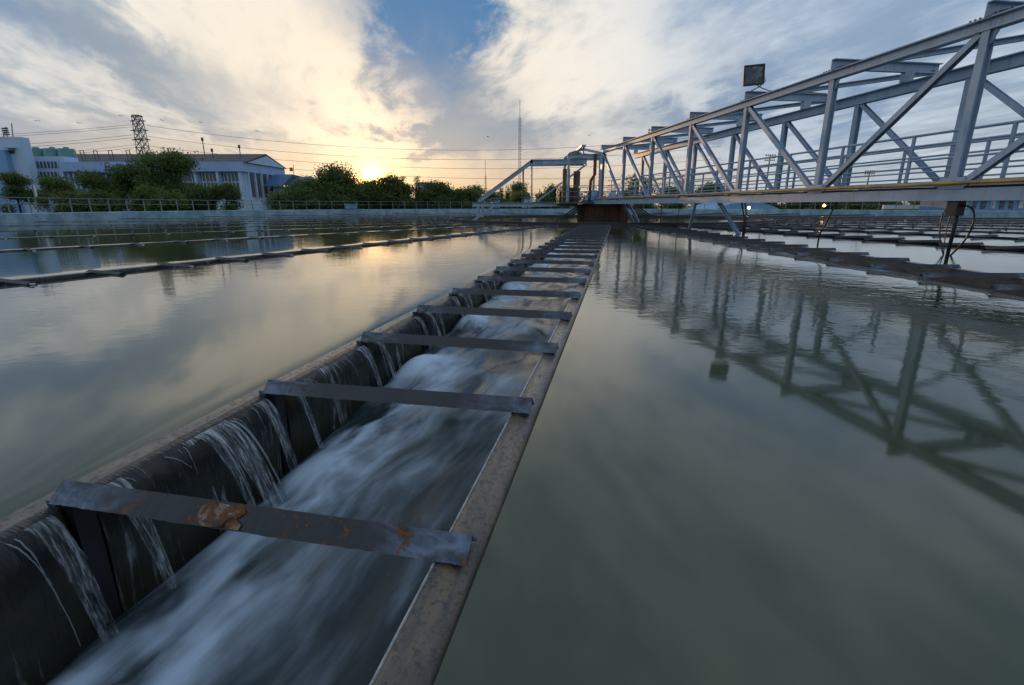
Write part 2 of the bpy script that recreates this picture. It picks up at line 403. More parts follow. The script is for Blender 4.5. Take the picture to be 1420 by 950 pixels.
def child(name, me, parent, loc=(0, 0, 0)):
    o = bpy.data.objects.new(name, me); COL.objects.link(o); o.parent = parent; o.location = loc; return o
CP, SP = math.cos(R(PITCH)), math.sin(R(PITCH))
def at(x, y, Y):
    """the point on the vertical plane at distance Y that the survey pixel (x, y) of the photograph shows"""
    a = (x - 710) / FPX; b = (475 - y) / FPX
    d = Vector((a, CP + b * SP, -SP + b * CP)); k = Y / d.y
    return Vector((d.x * k, Y, CAM_H + d.z * k))

# ------------------------------------------------------------------ the tank: plan
CX, CY = 6.43, 36.1                      # centre of the round clarifier
TH = R(11.9)                             # bearing of the near launder
R_TANK, R_RING = 37.0, 10.8
NL = 30; STEP = 2 * math.pi / NL
HW_OUT, HW_IN = .815, .685               # launder half widths, outer and inner
BAR_R0, BAR_DR = 35.48, 1.06            # radius of the nearest crossbar, spacing
def ang(k): return math.atan2(-math.cos(TH), -math.sin(TH)) + k * STEP      # outward direction of launder k
def wf(k):
    k = k % NL; return .56 if k > NL // 2 else 1.0     # the launders on the left are narrower
def pol(r, a, z=0): return Vector((CX + r * math.cos(a), CY + r * math.sin(a), z))

# ground: one sheet from the tank to the horizon
g = MB(); n = 96
rad = [R_TANK + .2, 60, 110, 250, 700, 2000, 5000]
for r in rad:
    g.v += [tuple(pol(r, 2 * math.pi * i / n, -.25)) for i in range(n)]
for j in range(len(rad) - 1):
    g.f += [(j * n + i, (j + 1) * n + i, (j + 1) * n + (i + 1) % n, j * n + (i + 1) % n) for i in range(n)]
struct(g.build('ground', 'grass'))

# basin water, one sheet with the launders cut out of it
def lpt(k, r, q, z=0):
    a = ang(k); return Vector((CX + r * math.cos(a) - q * math.sin(a), CY + r * math.sin(a) + q * math.cos(a), z))
bw = MB()
offs = [0, .03, .07, .12, .2, .32, .5]
dipL = {0: -.012, 1: -.008, 2: -.005, 3: -.003, 4: -.001}
rr = [R_RING - .45 + (R_TANK + .65 - R_RING + .45) * i / 36 for i in range(37)]
for k in range(NL):
    # from the +q side of launder k to the -q side of launder k+1
    rows = []
    for r in rr:
        A = lpt(k, r, HW_OUT * wf(k)); B = lpt(k + 1, r, -HW_OUT * wf(k + 1)); D = (B - A); L = D.length; D = D / L
        row = []
        fr = [o for o in offs if o < L * .3]
        for o in fr: row.append(A + D * o)
        for j in range(1, 8): row.append(A + D * (fr[-1] + (L - 2 * fr[-1]) * j / 8))
        while len(row) < len(offs) + 7: row.insert(len(fr), A + D * fr[-1])
        tail = [B - D * o + Vector((0, 0, dipL.get(i, 0))) for i, o in enumerate(fr)]
        while len(tail) < len(offs): tail.append(tail[-1].copy())
        rows.append(row + tail[::-1])
    m = len(rows[0]); o = len(bw.v)
    for row in rows: bw.v += [tuple(p) for p in row]
    for i in range(len(rows) - 1):
        for j in range(m - 1):
            bw.f.append((o + i * m + j, o + (i + 1) * m + j, o + (i + 1) * m + j + 1, o + i * m + j + 1))
o = len(bw.v); bw.v += [tuple(pol(R_RING - .3, 2 * math.pi * i / 72)) for i in range(72)]
bw.f.append(tuple(range(o, o + 72)))
struct(bw.build('basin_water', 'basin_water', smooth=True))

# tank wall
tw = MB(); n = 180
prof = [(R_TANK, -1.2), (R_TANK, .50), (R_TANK + .05, .54), (R_TANK + .35, .54), (R_TANK + .38, .50), (R_TANK + .38, -.6)]
for i in range(n): tw.v += [tuple(pol(r, 2 * math.pi * i / n, z)) for r, z in prof]
m = len(prof)
for i in range(n):
    for j in range(m - 1):
        tw.f.append((i * m + j, ((i + 1) % n) * m + j, ((i + 1) % n) * m + j + 1, i * m + j + 1))
tag(tw.build('tank_wall', 'tank_blue'), 'low pale blue round wall enclosing the whole basin', 'wall')

# ring launder round the pier
rg = empty('ring_launder', (CX, CY, 0), 'dark ring shaped launder in the basin around the pier', 'launder')
for r0, r1, z1, nm in ((R_RING - .10, R_RING + .02, .17, 'outer_wall'), (R_RING - .75, R_RING - .65, .12, 'inner_wall')):
    w = MB(); n = 120
    for i in range(n): w.v += [tuple(pol(r, 2 * math.pi * i / n, z)) for r, z in ((r1, -.6), (r1, z1), (r0, z1), (r0, -.6))]
    for i in range(n):
        for j in range(4):
            w.f.append((i * 4 + j, i * 4 + (j + 1) % 4, ((i + 1) % n) * 4 + (j + 1) % 4, ((i + 1) % n) * 4 + j))
    w.build(nm, 'ring_dark', rg)

# ------------------------------------------------------------------ launders
L_LEN = R_TANK - R_RING
def launder_meshes():
    me = {}
    w = MB(); w.box((0, HW_IN, -.95), (L_LEN, HW_OUT, .010)); me['r'] = w.mesh('side_wall', 'lip_wet')
    w = MB(); nx = 520
    for i in range(nx + 1):
        f = i / nx; x = L_LEN * (1 - (1 - f) ** 2)
        n_ = noise.noise(Vector((x * 3., 1, 2))); n2_ = noise.noise(Vector((x * 14., 4, 2))); n3_ = noise.noise(Vector((x * 1.1, 8, 2)))
        for q, z in ((HW_IN, -.95), (HW_IN + .004 * n2_, .006 + .002 * n2_), (HW_IN + .012, .013 + .003 * n_), (.73, .009 + .003 * n2_), (.765 + .008 * n_, .002 + .003 * n2_ + .003 * n3_), (HW_OUT + .012, -.02 + .003 * n_), (HW_OUT + .012, -.95)):
            w.v.append((x, q, z))
    for i in range(nx):
        for j in range(6): w.f.append((i * 7 + j, i * 7 + j + 1, (i + 1) * 7 + j + 1, (i + 1) * 7 + j))
    me['r_near'] = w.mesh('side_wall', 'lip_wet', smooth=True)
    w = MB(); w.box((0, -HW_OUT, -.95), (L_LEN, -HW_IN, -.009)); me['l'] = w.mesh('side_wall', 'lip_wet')
    w = MB(); w.box((0, -HW_IN, -.95), (L_LEN, HW_IN, -.85)); me['f'] = w.mesh('trough_floor', 'trough_steel')
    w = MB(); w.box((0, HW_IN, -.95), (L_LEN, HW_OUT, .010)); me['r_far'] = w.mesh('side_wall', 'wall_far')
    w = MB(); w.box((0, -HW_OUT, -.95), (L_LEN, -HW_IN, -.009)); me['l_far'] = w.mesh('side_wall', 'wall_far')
    # crossbar: angle iron with its ridge up
    def angle(half, leg=.083, t=.009, z0=.012, seed=0, segs=1, rough=0.):
        rd = random.Random(seed)
        c = leg * .7071; prof = [(-c, z0), (-c + t * 1.2, z0), (0, z0 + c - t * 1.2), (c - t * 1.2, z0), (c, z0), (0, z0 + c)]
        b = MB(); n = len(prof)
        for i in range(segs + 1):
            y = -half + 2 * half * i / segs
            for px, pz in prof:
                j = rough if 0 < i < segs else rough * .6
                low = 1. if pz < z0 + .02 else .25
                b.v.append((px + rd.uniform(-j, j) * low, y + (rd.uniform(-j, j) if i in (0, segs) else 0), pz + rd.uniform(-j, j) * low))
        for i in range(segs):
            for q in range(n): b.f.append((i * n + q, i * n + (q + 1) % n, (i + 1) * n + (q + 1) % n, (i + 1) * n + q))
        b.f += [tuple(range(n - 1, -1, -1)), tuple(range(segs * n, segs * n + n))]
        return b
    me['bar'] = angle(.735, segs=1).mesh('crossbar', 'bar_far')
    me['bar_near'] = angle(.735, seed=4, segs=60, rough=.0008).mesh('crossbar', 'bar_paint')
    me['bar_rust'] = angle(.735, seed=9, segs=90, rough=.0016).mesh('crossbar', 'bar_rusty')
    # support plate under the bar end, and a hanger plate inside the left wall
    b = MB(); b.box((-.045, HW_IN + .02, .010), (.045, HW_OUT - .045, .023)); me['pad_r'] = b.mesh('bearing_plate', 'bar_paint')
    b = MB(); b.box((-.045, -HW_OUT + .09, -.009), (.045, -HW_IN - .004, .023)); me['pad_l'] = b.mesh('bearing_plate', 'bar_paint')
    b = MB(); b.box((-.035, -HW_IN, -.60), (.035, -HW_IN + .05, .012)); me['hang'] = b.mesh('wall_stiffener', 'black_steel')
    b = MB(); b.box((-.03, -.03, .0), (.03, .05, .05)); me['cap'] = b.mesh('bar_end_cap', 'white_paint')
    b = MB(); b.cyl((0, HW_IN + .002, .010), (L_LEN, HW_IN + .002, .010), .0045, 6); me['edge_highlight'] = b.mesh('lip_highlight', 'pale_highlight')  # added thin pale tube, stands in for the bright highlight on the inner edge
    return me
LM = launder_meshes()

def flow_level(r):
    """surface of the stream inside a launder: it drops towards the tank wall"""
    t = BAR_R0 - r
    return -.17 - .30 * math.exp(-max(t, -1.) / 3.6)
def flow_mesh(fine):
    nx, ny = (760, 44) if fine else (60, 8)
    w = MB(); cr = []
    for i in range(nx + 1):
        # finer towards the wall end, where the camera stands
        s = i / nx; x = L_LEN * (1 - (1 - s) ** 2.2) if fine else L_LEN * s
        r = R_RING + x; base = flow_level(r)
        for j in range(ny + 1):
            q = -HW_IN + 2 * HW_IN * j / ny; h = 0
            if fine:
                h = noise.noise(Vector((x * .9 - q * .5, q * 2.4 + x * .2, 0))) * .055
                h += noise.noise(Vector((x * 2.1 - q * 1.2, q * 4.6 + x * .5, 3))) * .026
                e = (q + HW_IN) / (2 * HW_IN)
                # boils where the falls land, dip against the wall
                boil = max(0, noise.noise(Vector((x * 1.7, 7.7, 1)))) * math.exp(-((e - .20) / .13) ** 2) * .20
                h += boil - .09 * math.exp(-(e / .07) ** 2) + .018 * math.exp(-((1 - e) / .1) ** 2)
                cr.append(min(1, max(0, .45 + h * 6.5)))
            w.v.append((x, q, base + h))
    for i in range(nx):
        for j in range(ny):
            a = i * (ny + 1) + j; w.f.append((a, a + ny + 1, a + ny + 2, a + 1))
    me = w.mesh('launder_stream', 'flow_water', smooth=True)
    if not cr: cr = [.55] * len(w.v)
    at_ = me.attributes.new('crest', 'FLOAT', 'POINT'); at_.data.foreach_set('value', cr)
    return me
FLOW_FINE, FLOW_FAR = flow_mesh(True), flow_mesh(False)
# a plain sheet of water over the weir lip for the other launders
def curtain_mesh(x0, x1, seed, nx, gap=.0):
    rd = random.Random(seed); w = MB()
    prof = [(-.735, -.0085), (-.72, .000), (-.70, .001), (-.678, -.004), (-.652, -.016), (-.630, -.038), (-.614, -.072), (-.604, -.12), (-.600, -.18), (-.600, -.25), (-.604, -.34), (-.61, -.44), (-.615, -.56)]
    for i in range(nx + 1):
        x = x0 + (x1 - x0) * i / nx
        e = min(i, nx - i) / max(1, nx) * (x1 - x0)
        lift = noise.noise(Vector((x * 2.3, seed, 0))) * .018 + noise.noise(Vector((x * 9., seed, 5))) * .010 + noise.noise(Vector((x * 34., seed, 9))) * .004
        tuck = math.exp(-e / .03) * .035
        for j, (q, z) in enumerate(prof):
            f = max(0, j - 3) / 8.
            ro = noise.noise(Vector((x * 30., z * 5., 2))) * .004 * min(1, f * 3)
            w.v.append((x, q + (lift + ro) * min(1, f * 2.2) - tuck * min(1, f * 3), z))
    m = len(prof)
    for i in range(nx):
        for j in range(m - 1): w.f.append((i * m + j, (i + 1) * m + j, (i + 1) * m + j + 1, i * m + j + 1))
    return w.mesh('water_sheet', 'curtain_water', smooth=True)
SHEET_FAR = curtain_mesh(0, L_LEN, 1, 120)

bars_r = [BAR_R0 - BAR_DR * i for i in range(-1, 50) if BAR_R0 - BAR_DR * i > R_RING + .25]
ORD = ['', 'first', 'second', 'third', 'fourth', 'fifth', 'sixth', 'seventh', 'eighth', 'ninth', 'tenth', 'eleventh', 'twelfth', 'thirteenth', 'fourteenth', 'fifteenth', 'sixteenth']
for k in range(NL):
    a = ang(k)
    kk = k if k <= NL // 2 else k - NL
    # seen from the camera, launders with growing k lie to the right
    if kk == 0: lab = 'long steel launder trough in the foreground, crossed by bars, white water inside'
    elif kk == NL // 2: lab = 'launder hidden behind the pier, straight across from the foreground launder'
    else: lab = 'dark radial launder, %s to the %s of the foreground launder' % (ORD[abs(kk)], 'right' if kk > 0 else 'left')
    t = empty('launder', tuple(pol(R_RING, a)), lab, 'launder', 'radial launders of the basin', rz=a)
    t.scale = (1, wf(k), 1 if wf(k) == 1 else .5)
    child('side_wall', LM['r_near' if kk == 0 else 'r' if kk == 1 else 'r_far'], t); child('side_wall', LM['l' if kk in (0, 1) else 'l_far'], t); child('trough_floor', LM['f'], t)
    for i, r in enumerate(bars_r):
        near = kk == 0 and i < 9
        me = LM['bar_rust'] if (kk == 0 and i == 1) else (LM['bar_near'] if near or (kk == 1 and i < 14) else LM['bar'])
        b = child('crossbar', me, t, (r - R_RING, .05, .012))
        jit = random.Random(k * 100 + i)
        b.rotation_euler = (jit.uniform(-.006, .006), 0, jit.uniform(-.012, .012))
        if kk == 0 and i == 1: b['label'] = 'rusty crossbar with flaking paint'
        if near:
            for q in ('pad_r', 'pad_l'): child('bearing_plate', LM[q], t, (r - R_RING, 0, 0))
            child('wall_stiffener', LM['hang'], t, (r - R_RING, 0, 0))
        if -3 <= kk < 0 and i % 2 == 0: child('bar_end_cap', LM['cap'], t, (r - R_RING, HW_OUT - .06, 0))
    if kk == 0: near_launder = t; child('lip_highlight', LM['edge_highlight'], t)
    s = child('launder_stream', FLOW_FINE if kk == 0 else FLOW_FAR, None)
    s.location = t.location; s.rotation_euler = t.rotation_euler; s.scale = t.scale; struct(s)
    if kk != 0:
        s = child('overflow_water', SHEET_FAR, None); s.location = t.location; s.rotation_euler = t.rotation_euler; s.scale = t.scale; struct(s)

# overflow of the near launder: one sheet between each pair of bars, and loose strands
ov = empty('overflow_water', tuple(near_launder.location), 'thin sheets and strands of water spilling over the foreground launder\'s left lip', 'water', rz=near_launder.rotation_euler.z)
for i in range(len(bars_r) - 1):
    x1 = bars_r[i] - R_RING - .045; x0 = bars_r[i + 1] - R_RING + .045
    child('water_sheet', curtain_mesh(x0, x1, i + 3, 110 if i < 6 else 40), ov)
rs = random.Random(77)
def strand_mesh(x, reach, drop, r0, drift, z0=-.012):
    pts, rad = [], []; n = 12
    for i in range(n):
        f = i / (n - 1)
        pts.append((x + drift * f + rs.uniform(-.002, .002), -.655 + reach * f ** .62 * .5 + reach * f * .5, z0 - drop * f ** 1.7))
        rad.append(r0 * 1.35 * (.55 + .7 * math.sin(math.pi * min(1, f * 1.25 + .05)) * (1 - f * .5)))
    b = MB(); b.tube(pts, rad, 5); return b.mesh('water_strand', 'strand_water', smooth=True)
for i in range(0, 8):
    xb = bars_r[i] - R_RING; lev = flow_level(bars_r[i])
    spec = []
    for q in range(1): spec.append((xb - rs.uniform(.05, .22), rs.uniform(.08, .17), -lev * rs.uniform(.85, 1.05), rs.uniform(.0016, .0032)))
    for q in range(1): spec.append((xb + rs.uniform(.04, .22), rs.uniform(.09, .17), -lev * rs.uniform(.85, 1.05), rs.uniform(.0014, .0028)))
    for q in range(14 if i < 3 else 18 if i < 6 else 8): spec.append((xb - rs.uniform(.1, BAR_DR - .08), rs.uniform(.045, .09), rs.uniform(.06, .20 if i < 3 else .3), rs.uniform(.0009, .0018)))
    if i == 1:
        for q in range(5): spec.append((xb - .62 - rs.uniform(-.07, .10), rs.uniform(.14, .30), -lev * rs.uniform(.8, 1.), rs.uniform(.0016, .0036)))
    for x, re, dr, r0 in spec:
        child('water_strand', strand_mesh(x, re, dr, r0, -rs.uniform(-.01, .05)), ov)

def spout_mesh(x, wd, reach, drop, drift):
    w = MB(); nu, nv = 9, 16
    for j in range(nv + 1):
        f = j / nv
        for i in range(nu + 1):
            g_ = i / nu - .5; wid = wd * (1 - .45 * f)
            w.v.append((x + g_ * wid + drift * f, -.665 + reach * (.5 * f ** .6 + .5 * f) + .012 * math.sin(g_ * 9 + x * 40) * f, -.004 - drop * f ** 1.75))
    for j in range(nv):
        for i in range(nu): a = j * (nu + 1) + i; w.f.append((a, a + 1, a + nu + 2, a + nu + 1))
    return w.mesh('water_spout', 'spout_water', smooth=True)
for i in range(0, 7):
    xb = bars_r[i] - R_RING; lev = -flow_level(bars_r[i])
    child('water_spout', spout_mesh(xb - .12, rs.uniform(.05, .09), rs.uniform(.13, .17), lev * 1.1, -.03), ov)
    child('water_spout', spout_mesh(xb + .12, rs.uniform(.07, .12), rs.uniform(.12, .16), lev * 1.1, -.03), ov)
    for q in range(1 if i else 0): child('water_spout', spout_mesh(xb - rs.uniform(.3, .9), rs.uniform(.06, .16), rs.uniform(.07, .12), lev * 1.12, -.02), ov)
    if i == 1:
        child('water_spout', spout_mesh(xb - .62, .15, .28, lev * 1.08, -.04), ov); child('water_spout', spout_mesh(xb - .56, .10, .20, lev * 1.1, -.04), ov)

# rust flake standing off the near bar
fl = MB(); rd = random.Random(5)
c = .083 * .7071
def on_leg(y, s, lift):       # s runs from the ridge (0) to the toe (1) of the leg facing the tank wall
    return Vector((bars_r[1] - R_RING + c * s + lift * .7, y, .024 + c * (1 - s) + lift * .7))
ys = [-.10, -.075, -.045, -.015, .01, .035]
rows = [[on_leg(y + rd.uniform(-.02, .02), s + rd.uniform(-.05, .05), .001 + .005 * rd.random()) for y in ys] for s in (.08, .32, .55, .78, .97)]
for row in rows: fl.v += [tuple(p) for p in row]
for i in range(4):
    for j in range(5): fl.f.append((i * 6 + j, i * 6 + j + 1, (i + 1) * 6 + j + 1, (i + 1) * 6 + j))
child('rust_flake', fl.mesh('rust_flake', 'rust_flake', smooth=True), near_launder)

# ------------------------------------------------------------------ bridge
BA = R(-8.2); BD = Vector((math.sin(BA), math.cos(BA), 0)); BN = Vector((math.cos(BA), -math.sin(BA), 0))
def bp(u, p, z): return BD * u + BN * p + Vector((0, 0, z))
br = empty('truss_bridge', tuple(bp(12.8, 11.35, 0)), 'pale blue steel truss bridge with walkway reaching over the basin to the pier', 'bridge')
PN, PF = 10.3, 12.4
def part(mb, name, mat='truss_paint', parent=br): return mb.build(name, mat, parent)
U0, U1 = -6.0, 31.6
for p, z0, z1 in ((PN, 4.14, 4.37), (PF, 3.86, 4.14)):
    b = MB(); b.ibeam(bp(U0, p, (z0 + z1) / 2), bp(U1, p, (z0 + z1) / 2), .20, z1 - z0, .025); part(b, 'top_chord')
for p, zc in ((PN, 1.21), (PF, 1.30)):
    b = MB(); b.channel(bp(U0, p, zc), bp(U1 + 1.2, p, zc), .10, .24, .02); part(b, 'bottom_chord')
un = [9.03 + 3.765 * i for i in range(-4, 7)]
uf = [11.03 + 3.22 * j for j in range(-5, 7)]
for i, u in enumerate(un):
    w = .15 if i < 10 else .34
    b = MB(); b.ibeam(bp(u, PN, 1.33), bp(u, PN, 4.14), w, .16, .02, up=BN); part(b, 'post')
    g_ = MB(); g_.box((-.2, -.006, -.16), (.2, .006, 0))
    gm = MB(); q = bp(u, PN - .03, 4.14); s = BD
    gm.add([q - s * .22, q + s * .22, q + s * .10 - Vector((0, 0, .24)), q - s * .10 - Vector((0, 0, .24)),
            q - s * .22 + BN * .02, q + s * .22 + BN * .02, q + s * .10 - Vector((0, 0, .24)) + BN * .02, q - s * .10 - Vector((0, 0, .24)) + BN * .02],
           [(0, 1, 2, 3), (7, 6, 5, 4), (0, 4, 5, 1), (1, 5, 6, 2), (2, 6, 7, 3), (3, 7, 4, 0)]); part(gm, 'gusset_plate')
for u in uf:
    b = MB(); b.ibeam(bp(u, PF, 1.42), bp(u, PF, 3.86), .15, .16, .02, up=BN); part(b, 'post')
def diag(pt, ua, ub, zt, zb, w=.12):
    b = MB(); b.channel(bp(ua, pt, zt), bp(ub, pt, zb), w, .13, .018, up=BN); part(b, 'diagonal')
for i in range(len(un) - 1):
    if i >= 5: diag(PN, un[i + 1] - .12, un[i] + .18, 4.12, 1.42)     # beyond mid span
    else: diag(PN, un[i] + .12, un[i + 1] - .18, 4.12, 1.42)
for j in range(1, len(uf)):
    if j >= 4: diag(PF, uf[j] - .12, uf[j - 1] + .16, 3.84, 1.5, .10)
    else: diag(PF, uf[j - 1] + .12, uf[j] - .16, 3.84, 1.5, .10)
for i, u in enumerate(un):
    b = MB(); b.channel(bp(u, PN - .12, 4.50), bp(u, PF + .95, 4.50), .12, .25, .02); part(b, 'crossbeam')
    b = MB(); b.bar(bp(u, PF - .0, 4.14), bp(u, PF - .0, 4.375), .16, .26, up=BN); part(b, 'pedestal')
    if i < len(un) - 1:
        b = MB()
        A, B = (bp(un[i + 1], PN + .1, 4.42), bp(u, PF + .8, 4.42))
        b.channel(A, B, .10, .12, .015); part(b, 'wind_brace')
for i, u in enumerate(un):
    b = MB()
    for e_ in range(9):
        for zz_ in (4.378, ): b.cyl(bp(u - .36 + e_ * .09, PN - .06, zz_ - .004), bp(u - .36 + e_ * .09, PN - .06, zz_ + .03), .018, 6)
        b.cyl(bp(u - .36 + e_ * .09, PN + .06, 4.374), bp(u - .36 + e_ * .09, PN + .06, 4.408), .018, 6)
    part(b, 'splice_bolts', 'black_steel')
    gm = MB(); gm.bar(bp(u - .26, PN - .075, 1.43), bp(u + .26, PN - .075, 1.43), .014, .22); part(gm, 'gusset_plate')
# floor beams, deck, toe boards
for i, u in enumerate(un):
    b = MB(); b.ibeam(bp(u, PN + .06, 1.20), bp(u, PF - .06, 1.20), .12, .18, .015); part(b, 'floor_beam')
b = MB(); b.bar(bp(U0, 11.4, 1.385), bp(U1 + 1.5, 11.4, 1.385), 1.72, .03); part(b, 'walkway_deck', 'deck')
for p in (10.52, 12.28):
    b = MB(); b.bar(bp(U0, p, 1.44), bp(U1 + 1.5, p, 1.44), .012, .12); part(b, 'toe_board')
# handrails on both sides of the walkway
for p, zt, u_first in ((10.72, 2.50, 8.5), (12.10, 2.44, 12.1)):
    for z, r in ((zt, .028), (zt - .27, .022), (zt - .53, .022), (zt - .79, .018)):
        b = MB(); b.cyl(bp(U0, p, z), bp(U1, p, z), r, 8); part(b, 'handrail_tube')
    u = u_first - 2.05 * 7
    while u < U1:
        if u > U0:
            b = MB(); b.bar(bp(u, p, 1.40), bp(u, p, zt), .055, .055, up=BN); part(b, 'handrail_post')
        u += 2.05
# short braces from the bridge down to the water
for u, du in ((16.9, 1.3), (18.6, -1.2)):
    b = MB(); b.channel(bp(u + 1.0, PN + .1, 1.15), bp(u + 1.0 - du, PN + .5, -.3), .10, .12, .015); part(b, 'strut')

yp = MB(); nn = 24
yp.tube([bp(U0 + (U1 - U0 + 1.) * i / nn, PN - .16, 1.425 + .006 * math.sin(i * 2.3)) for i in range(nn + 1)], .034, 8)
ype = empty('yellow_pipe', tuple(bp(12.8, PN - .16, 1.42)), 'yellow conduit pipe running along the bridge walkway\'s edge', 'pipe')
yp.build('tube', 'yellow_paint', ype, smooth=True)
for i, u in enumerate([x * 1.9 - 4 for x in range(19)]):
    b = MB(); b.bar(bp(u, PN - .09, 1.375), bp(u + .22, PN - .09, 1.375), .16, .028); b.build('pipe_clip', 'truss_paint', ype)

# floodlight
fe = empty('floodlight', tuple(bp(16.56, 10.34, 4.63)), 'square dark floodlight standing on top of the bridge', 'floodlight')
fc = bp(16.5, 10.34, 5.09)
fx = Vector((.97, -.22, .05)).normalized(); fz = Vector((.03, .05, 1)).normalized(); fy = fz.cross(fx).normalized(); fz = fx.cross(fy)
def fbox(mb, c, a, b_, d):
    v = [c + fx * sx * a + fy * sy * d + fz * sz * b_ for sz in (-1, 1) for sx, sy in ((-1, -1), (1, -1), (1, 1), (-1, 1))]
    mb.add(v, [(3, 2, 1, 0), (4, 5, 6, 7), (0, 1, 5, 4), (1, 2, 6, 5), (2, 3, 7, 6), (3, 0, 4, 7)])
b = MB(); fbox(b, fc + fy * .06, .29, .28, .08); b.build('housing', 'black_steel', fe)
b = MB()
for s in (-1, 1):
    fbox(b, fc + fx * s * .295 - fy * .035, .022, .305, .025); fbox(b, fc + fz * s * .285 - fy * .036, .275, .022, .024)
b.build('frame', 'black_steel', fe)
b = MB(); fbox(b, fc - fy * .028, .27, .26, .006); b.build('glass', 'flood_glass', fe)
b = MB(); fbox(b, fc - fx * .14 - fy * .040, .10, .25, .004); b.build('shade_plate', 'window_shade', fe)
b = MB(); b.tube([fc + fx * .32 + fz * -.05, fc + fx * .36 - fz * .2, fc + fx * .2 - fz * .36, bp(16.56, 10.34, 4.63)], .016, 6); b.build('bracket', 'black_steel', fe)
b = MB(); b.tube([fc + fx * .12 - fz * .31, fc + fx * .25 - fz * .40, bp(16.56, 11.0, 4.66), bp(16.56, 12.2, 4.66), bp(16.56, 13.1, 4.64)], .014, 6)
b.build('power_conduit', 'red_pipe', fe)

# poles and hoses hanging from the bridge
def pole(name, pts, r, lab, mat='black_steel'):
    e = empty(name, tuple(Vector(pts[-1])), lab, 'pole'); b = MB(); b.tube(pts, r, 8); b.build('shaft', mat, e, smooth=True); return e
e = pole('scraper_pole', [bp(9.0, PN + .2, 1.2), bp(9.0, PN + .2, .6), bp(9.02, PN + .2, -.5)], .035, 'black pole with looping hoses hanging under the nearest bridge post')
b = MB(); b.bar(bp(9.0, PN + .12, .80), bp(9.0, PN + .12, 1.12), .22, .2, up=BN); b.build('clamp_box', 'black_steel', e)
for du, dz, r in ((-.44, .0, .018), (.30, .02, .014), (.12, -.10, .010)):
    b = MB(); pts = []
    for i in range(15):
        f = i / 14; pts.append(bp(9.0 + du * math.sin(math.pi * min(1, f * 1.15)) * (.9 if f < .9 else .8), PN + .15, .95 + dz + .18 * math.sin(math.pi * min(1, f * 1.6)) * (1 - f) - 1.35 * f ** 1.6))
    b.tube(pts, r, 6); b.build('hose', 'hose', e, smooth=True)
pole('scraper_pole', [bp(12.2, PN + .2, 1.2), bp(12.6, PN + .25, .5), bp(12.75, PN + .25, .2), bp(12.75, PN + .25, -.4)], .022, 'thin black rod hanging under the bridge, next one beyond the hoses')
pole('scraper_pole', [bp(16.4, PN + .2, 1.2), bp(16.2, PN + .2, .6), bp(16.2, PN + .2, -.4)], .026, 'short black rod under the bridge below the floodlight')
pole('scraper_pole', [bp(17.2, PN + .6, 1.1), bp(16.9, PN + .6, .5), bp(16.9, PN + .6, -.4)], .03, 'black rod under the bridge just behind the one below the floodlight')
pole('scraper_pole', [bp(23.0, PN + .2, 1.2), bp(23.0, PN + .2, -.4)], .02, 'thin vertical rod under the bridge to the pier\'s right')
pole('scraper_pole', [bp(21.2, PN + .2, 1.2), bp(21.3, PN + .2, -.4)], .02, 'thin vertical rod midway between pier and floodlight rod')

# ------------------------------------------------------------------ pier and its platform
pe = empty('pier', (CX, CY, 0), 'dark rusty round pier carrying the bridge end', 'pier')
b = MB(); b.cyl((CX, CY, -.5), (CX, CY, 1.10), 1.75, 40); b.build('drum', 'rust_drum', pe)
for i in range(12):
    a = i * 2 * math.pi / 12
    b = MB(); b.bar(pol(1.77, a, -.4), pol(1.77, a, 1.05), .10, .05, up=(math.cos(a), math.sin(a), 0)); b.build('rib', 'red_pipe' if i % 3 == 0 else 'rust_drum', pe)
for i, dx in enumerate((-1.9, -1.65, -1.4, 1.45, 1.7, 1.95, 2.2)):
    b = MB(); s = 1 if dx > 0 else -1
    b.bar((CX + dx * .95, CY - 1.0, 1.0), (CX + dx * 1.0 + s * 1.75, CY - 1.9 + abs(dx) * .4, -.2), .09, .09); b.build('raking_strut', 'black_steel', pe)
for dx in (1.0, 1.35):
    b = MB(); b.channel((CX + dx, CY - 1.9, 1.15), (CX + dx + .75, CY - 2.3, -.2), .12, .14, .02); b.build('leg', 'truss_paint', pe)
pf = empty('pier_platform', (CX, CY, 1.1), 'railed platform with drive machinery on top of the pier', 'platform')
b = MB(); b.box((CX - 3.3, CY - 1.9, 1.12), (CX + 1.9, CY + 1.9, 1.22)); b.build('deck', 'deck', pf)
for (x0, y0, x1, y1) in ((-3.2, -1.85, 1.8, -1.85), (-3.2, -1.85, -3.2, 1.85), (-3.2, 1.85, 1.8, 1.85)):
    for z in (1.55, 1.9, 2.25):
        b = MB(); b.cyl((CX + x0, CY + y0, z), (CX + x1, CY + y1, z), .03, 6); b.build('rail', 'rail_steel', pf)
    nps = 5
    for i in range(nps):
        f = i / (nps - 1); x = CX + x0 + (x1 - x0) * f; y = CY + y0 + (y1 - y0) * f
        b = MB(); b.bar((x, y, 1.2), (x, y, 2.27), .05, .05); b.build('rail_post', 'rail_steel', pf)
for dx, dy, z1, r in ((-2.7, -.4, 3.4, .26), (-1.9, .2, 3.3, .24), (-2.3, .6, 2.2, .4)):
    b = MB(); b.cyl((CX + dx, CY + dy, 1.22), (CX + dx, CY + dy, z1), r, 14); b.cyl((CX + dx, CY + dy, z1 * .62), (CX + dx, CY + dy, z1 * .66), r * 1.25, 14); b.build('drive_motor', 'motor_brown', pf)
for dx, ang_ in ((-1.2, .2), (.3, -.15)):
    b = MB(); b.bar((CX + dx, CY - 1.2, 1.25), (CX + dx + .4, CY - .5, 1.9), .6, .3); b.build('gearbox', 'wall_blue', pf)
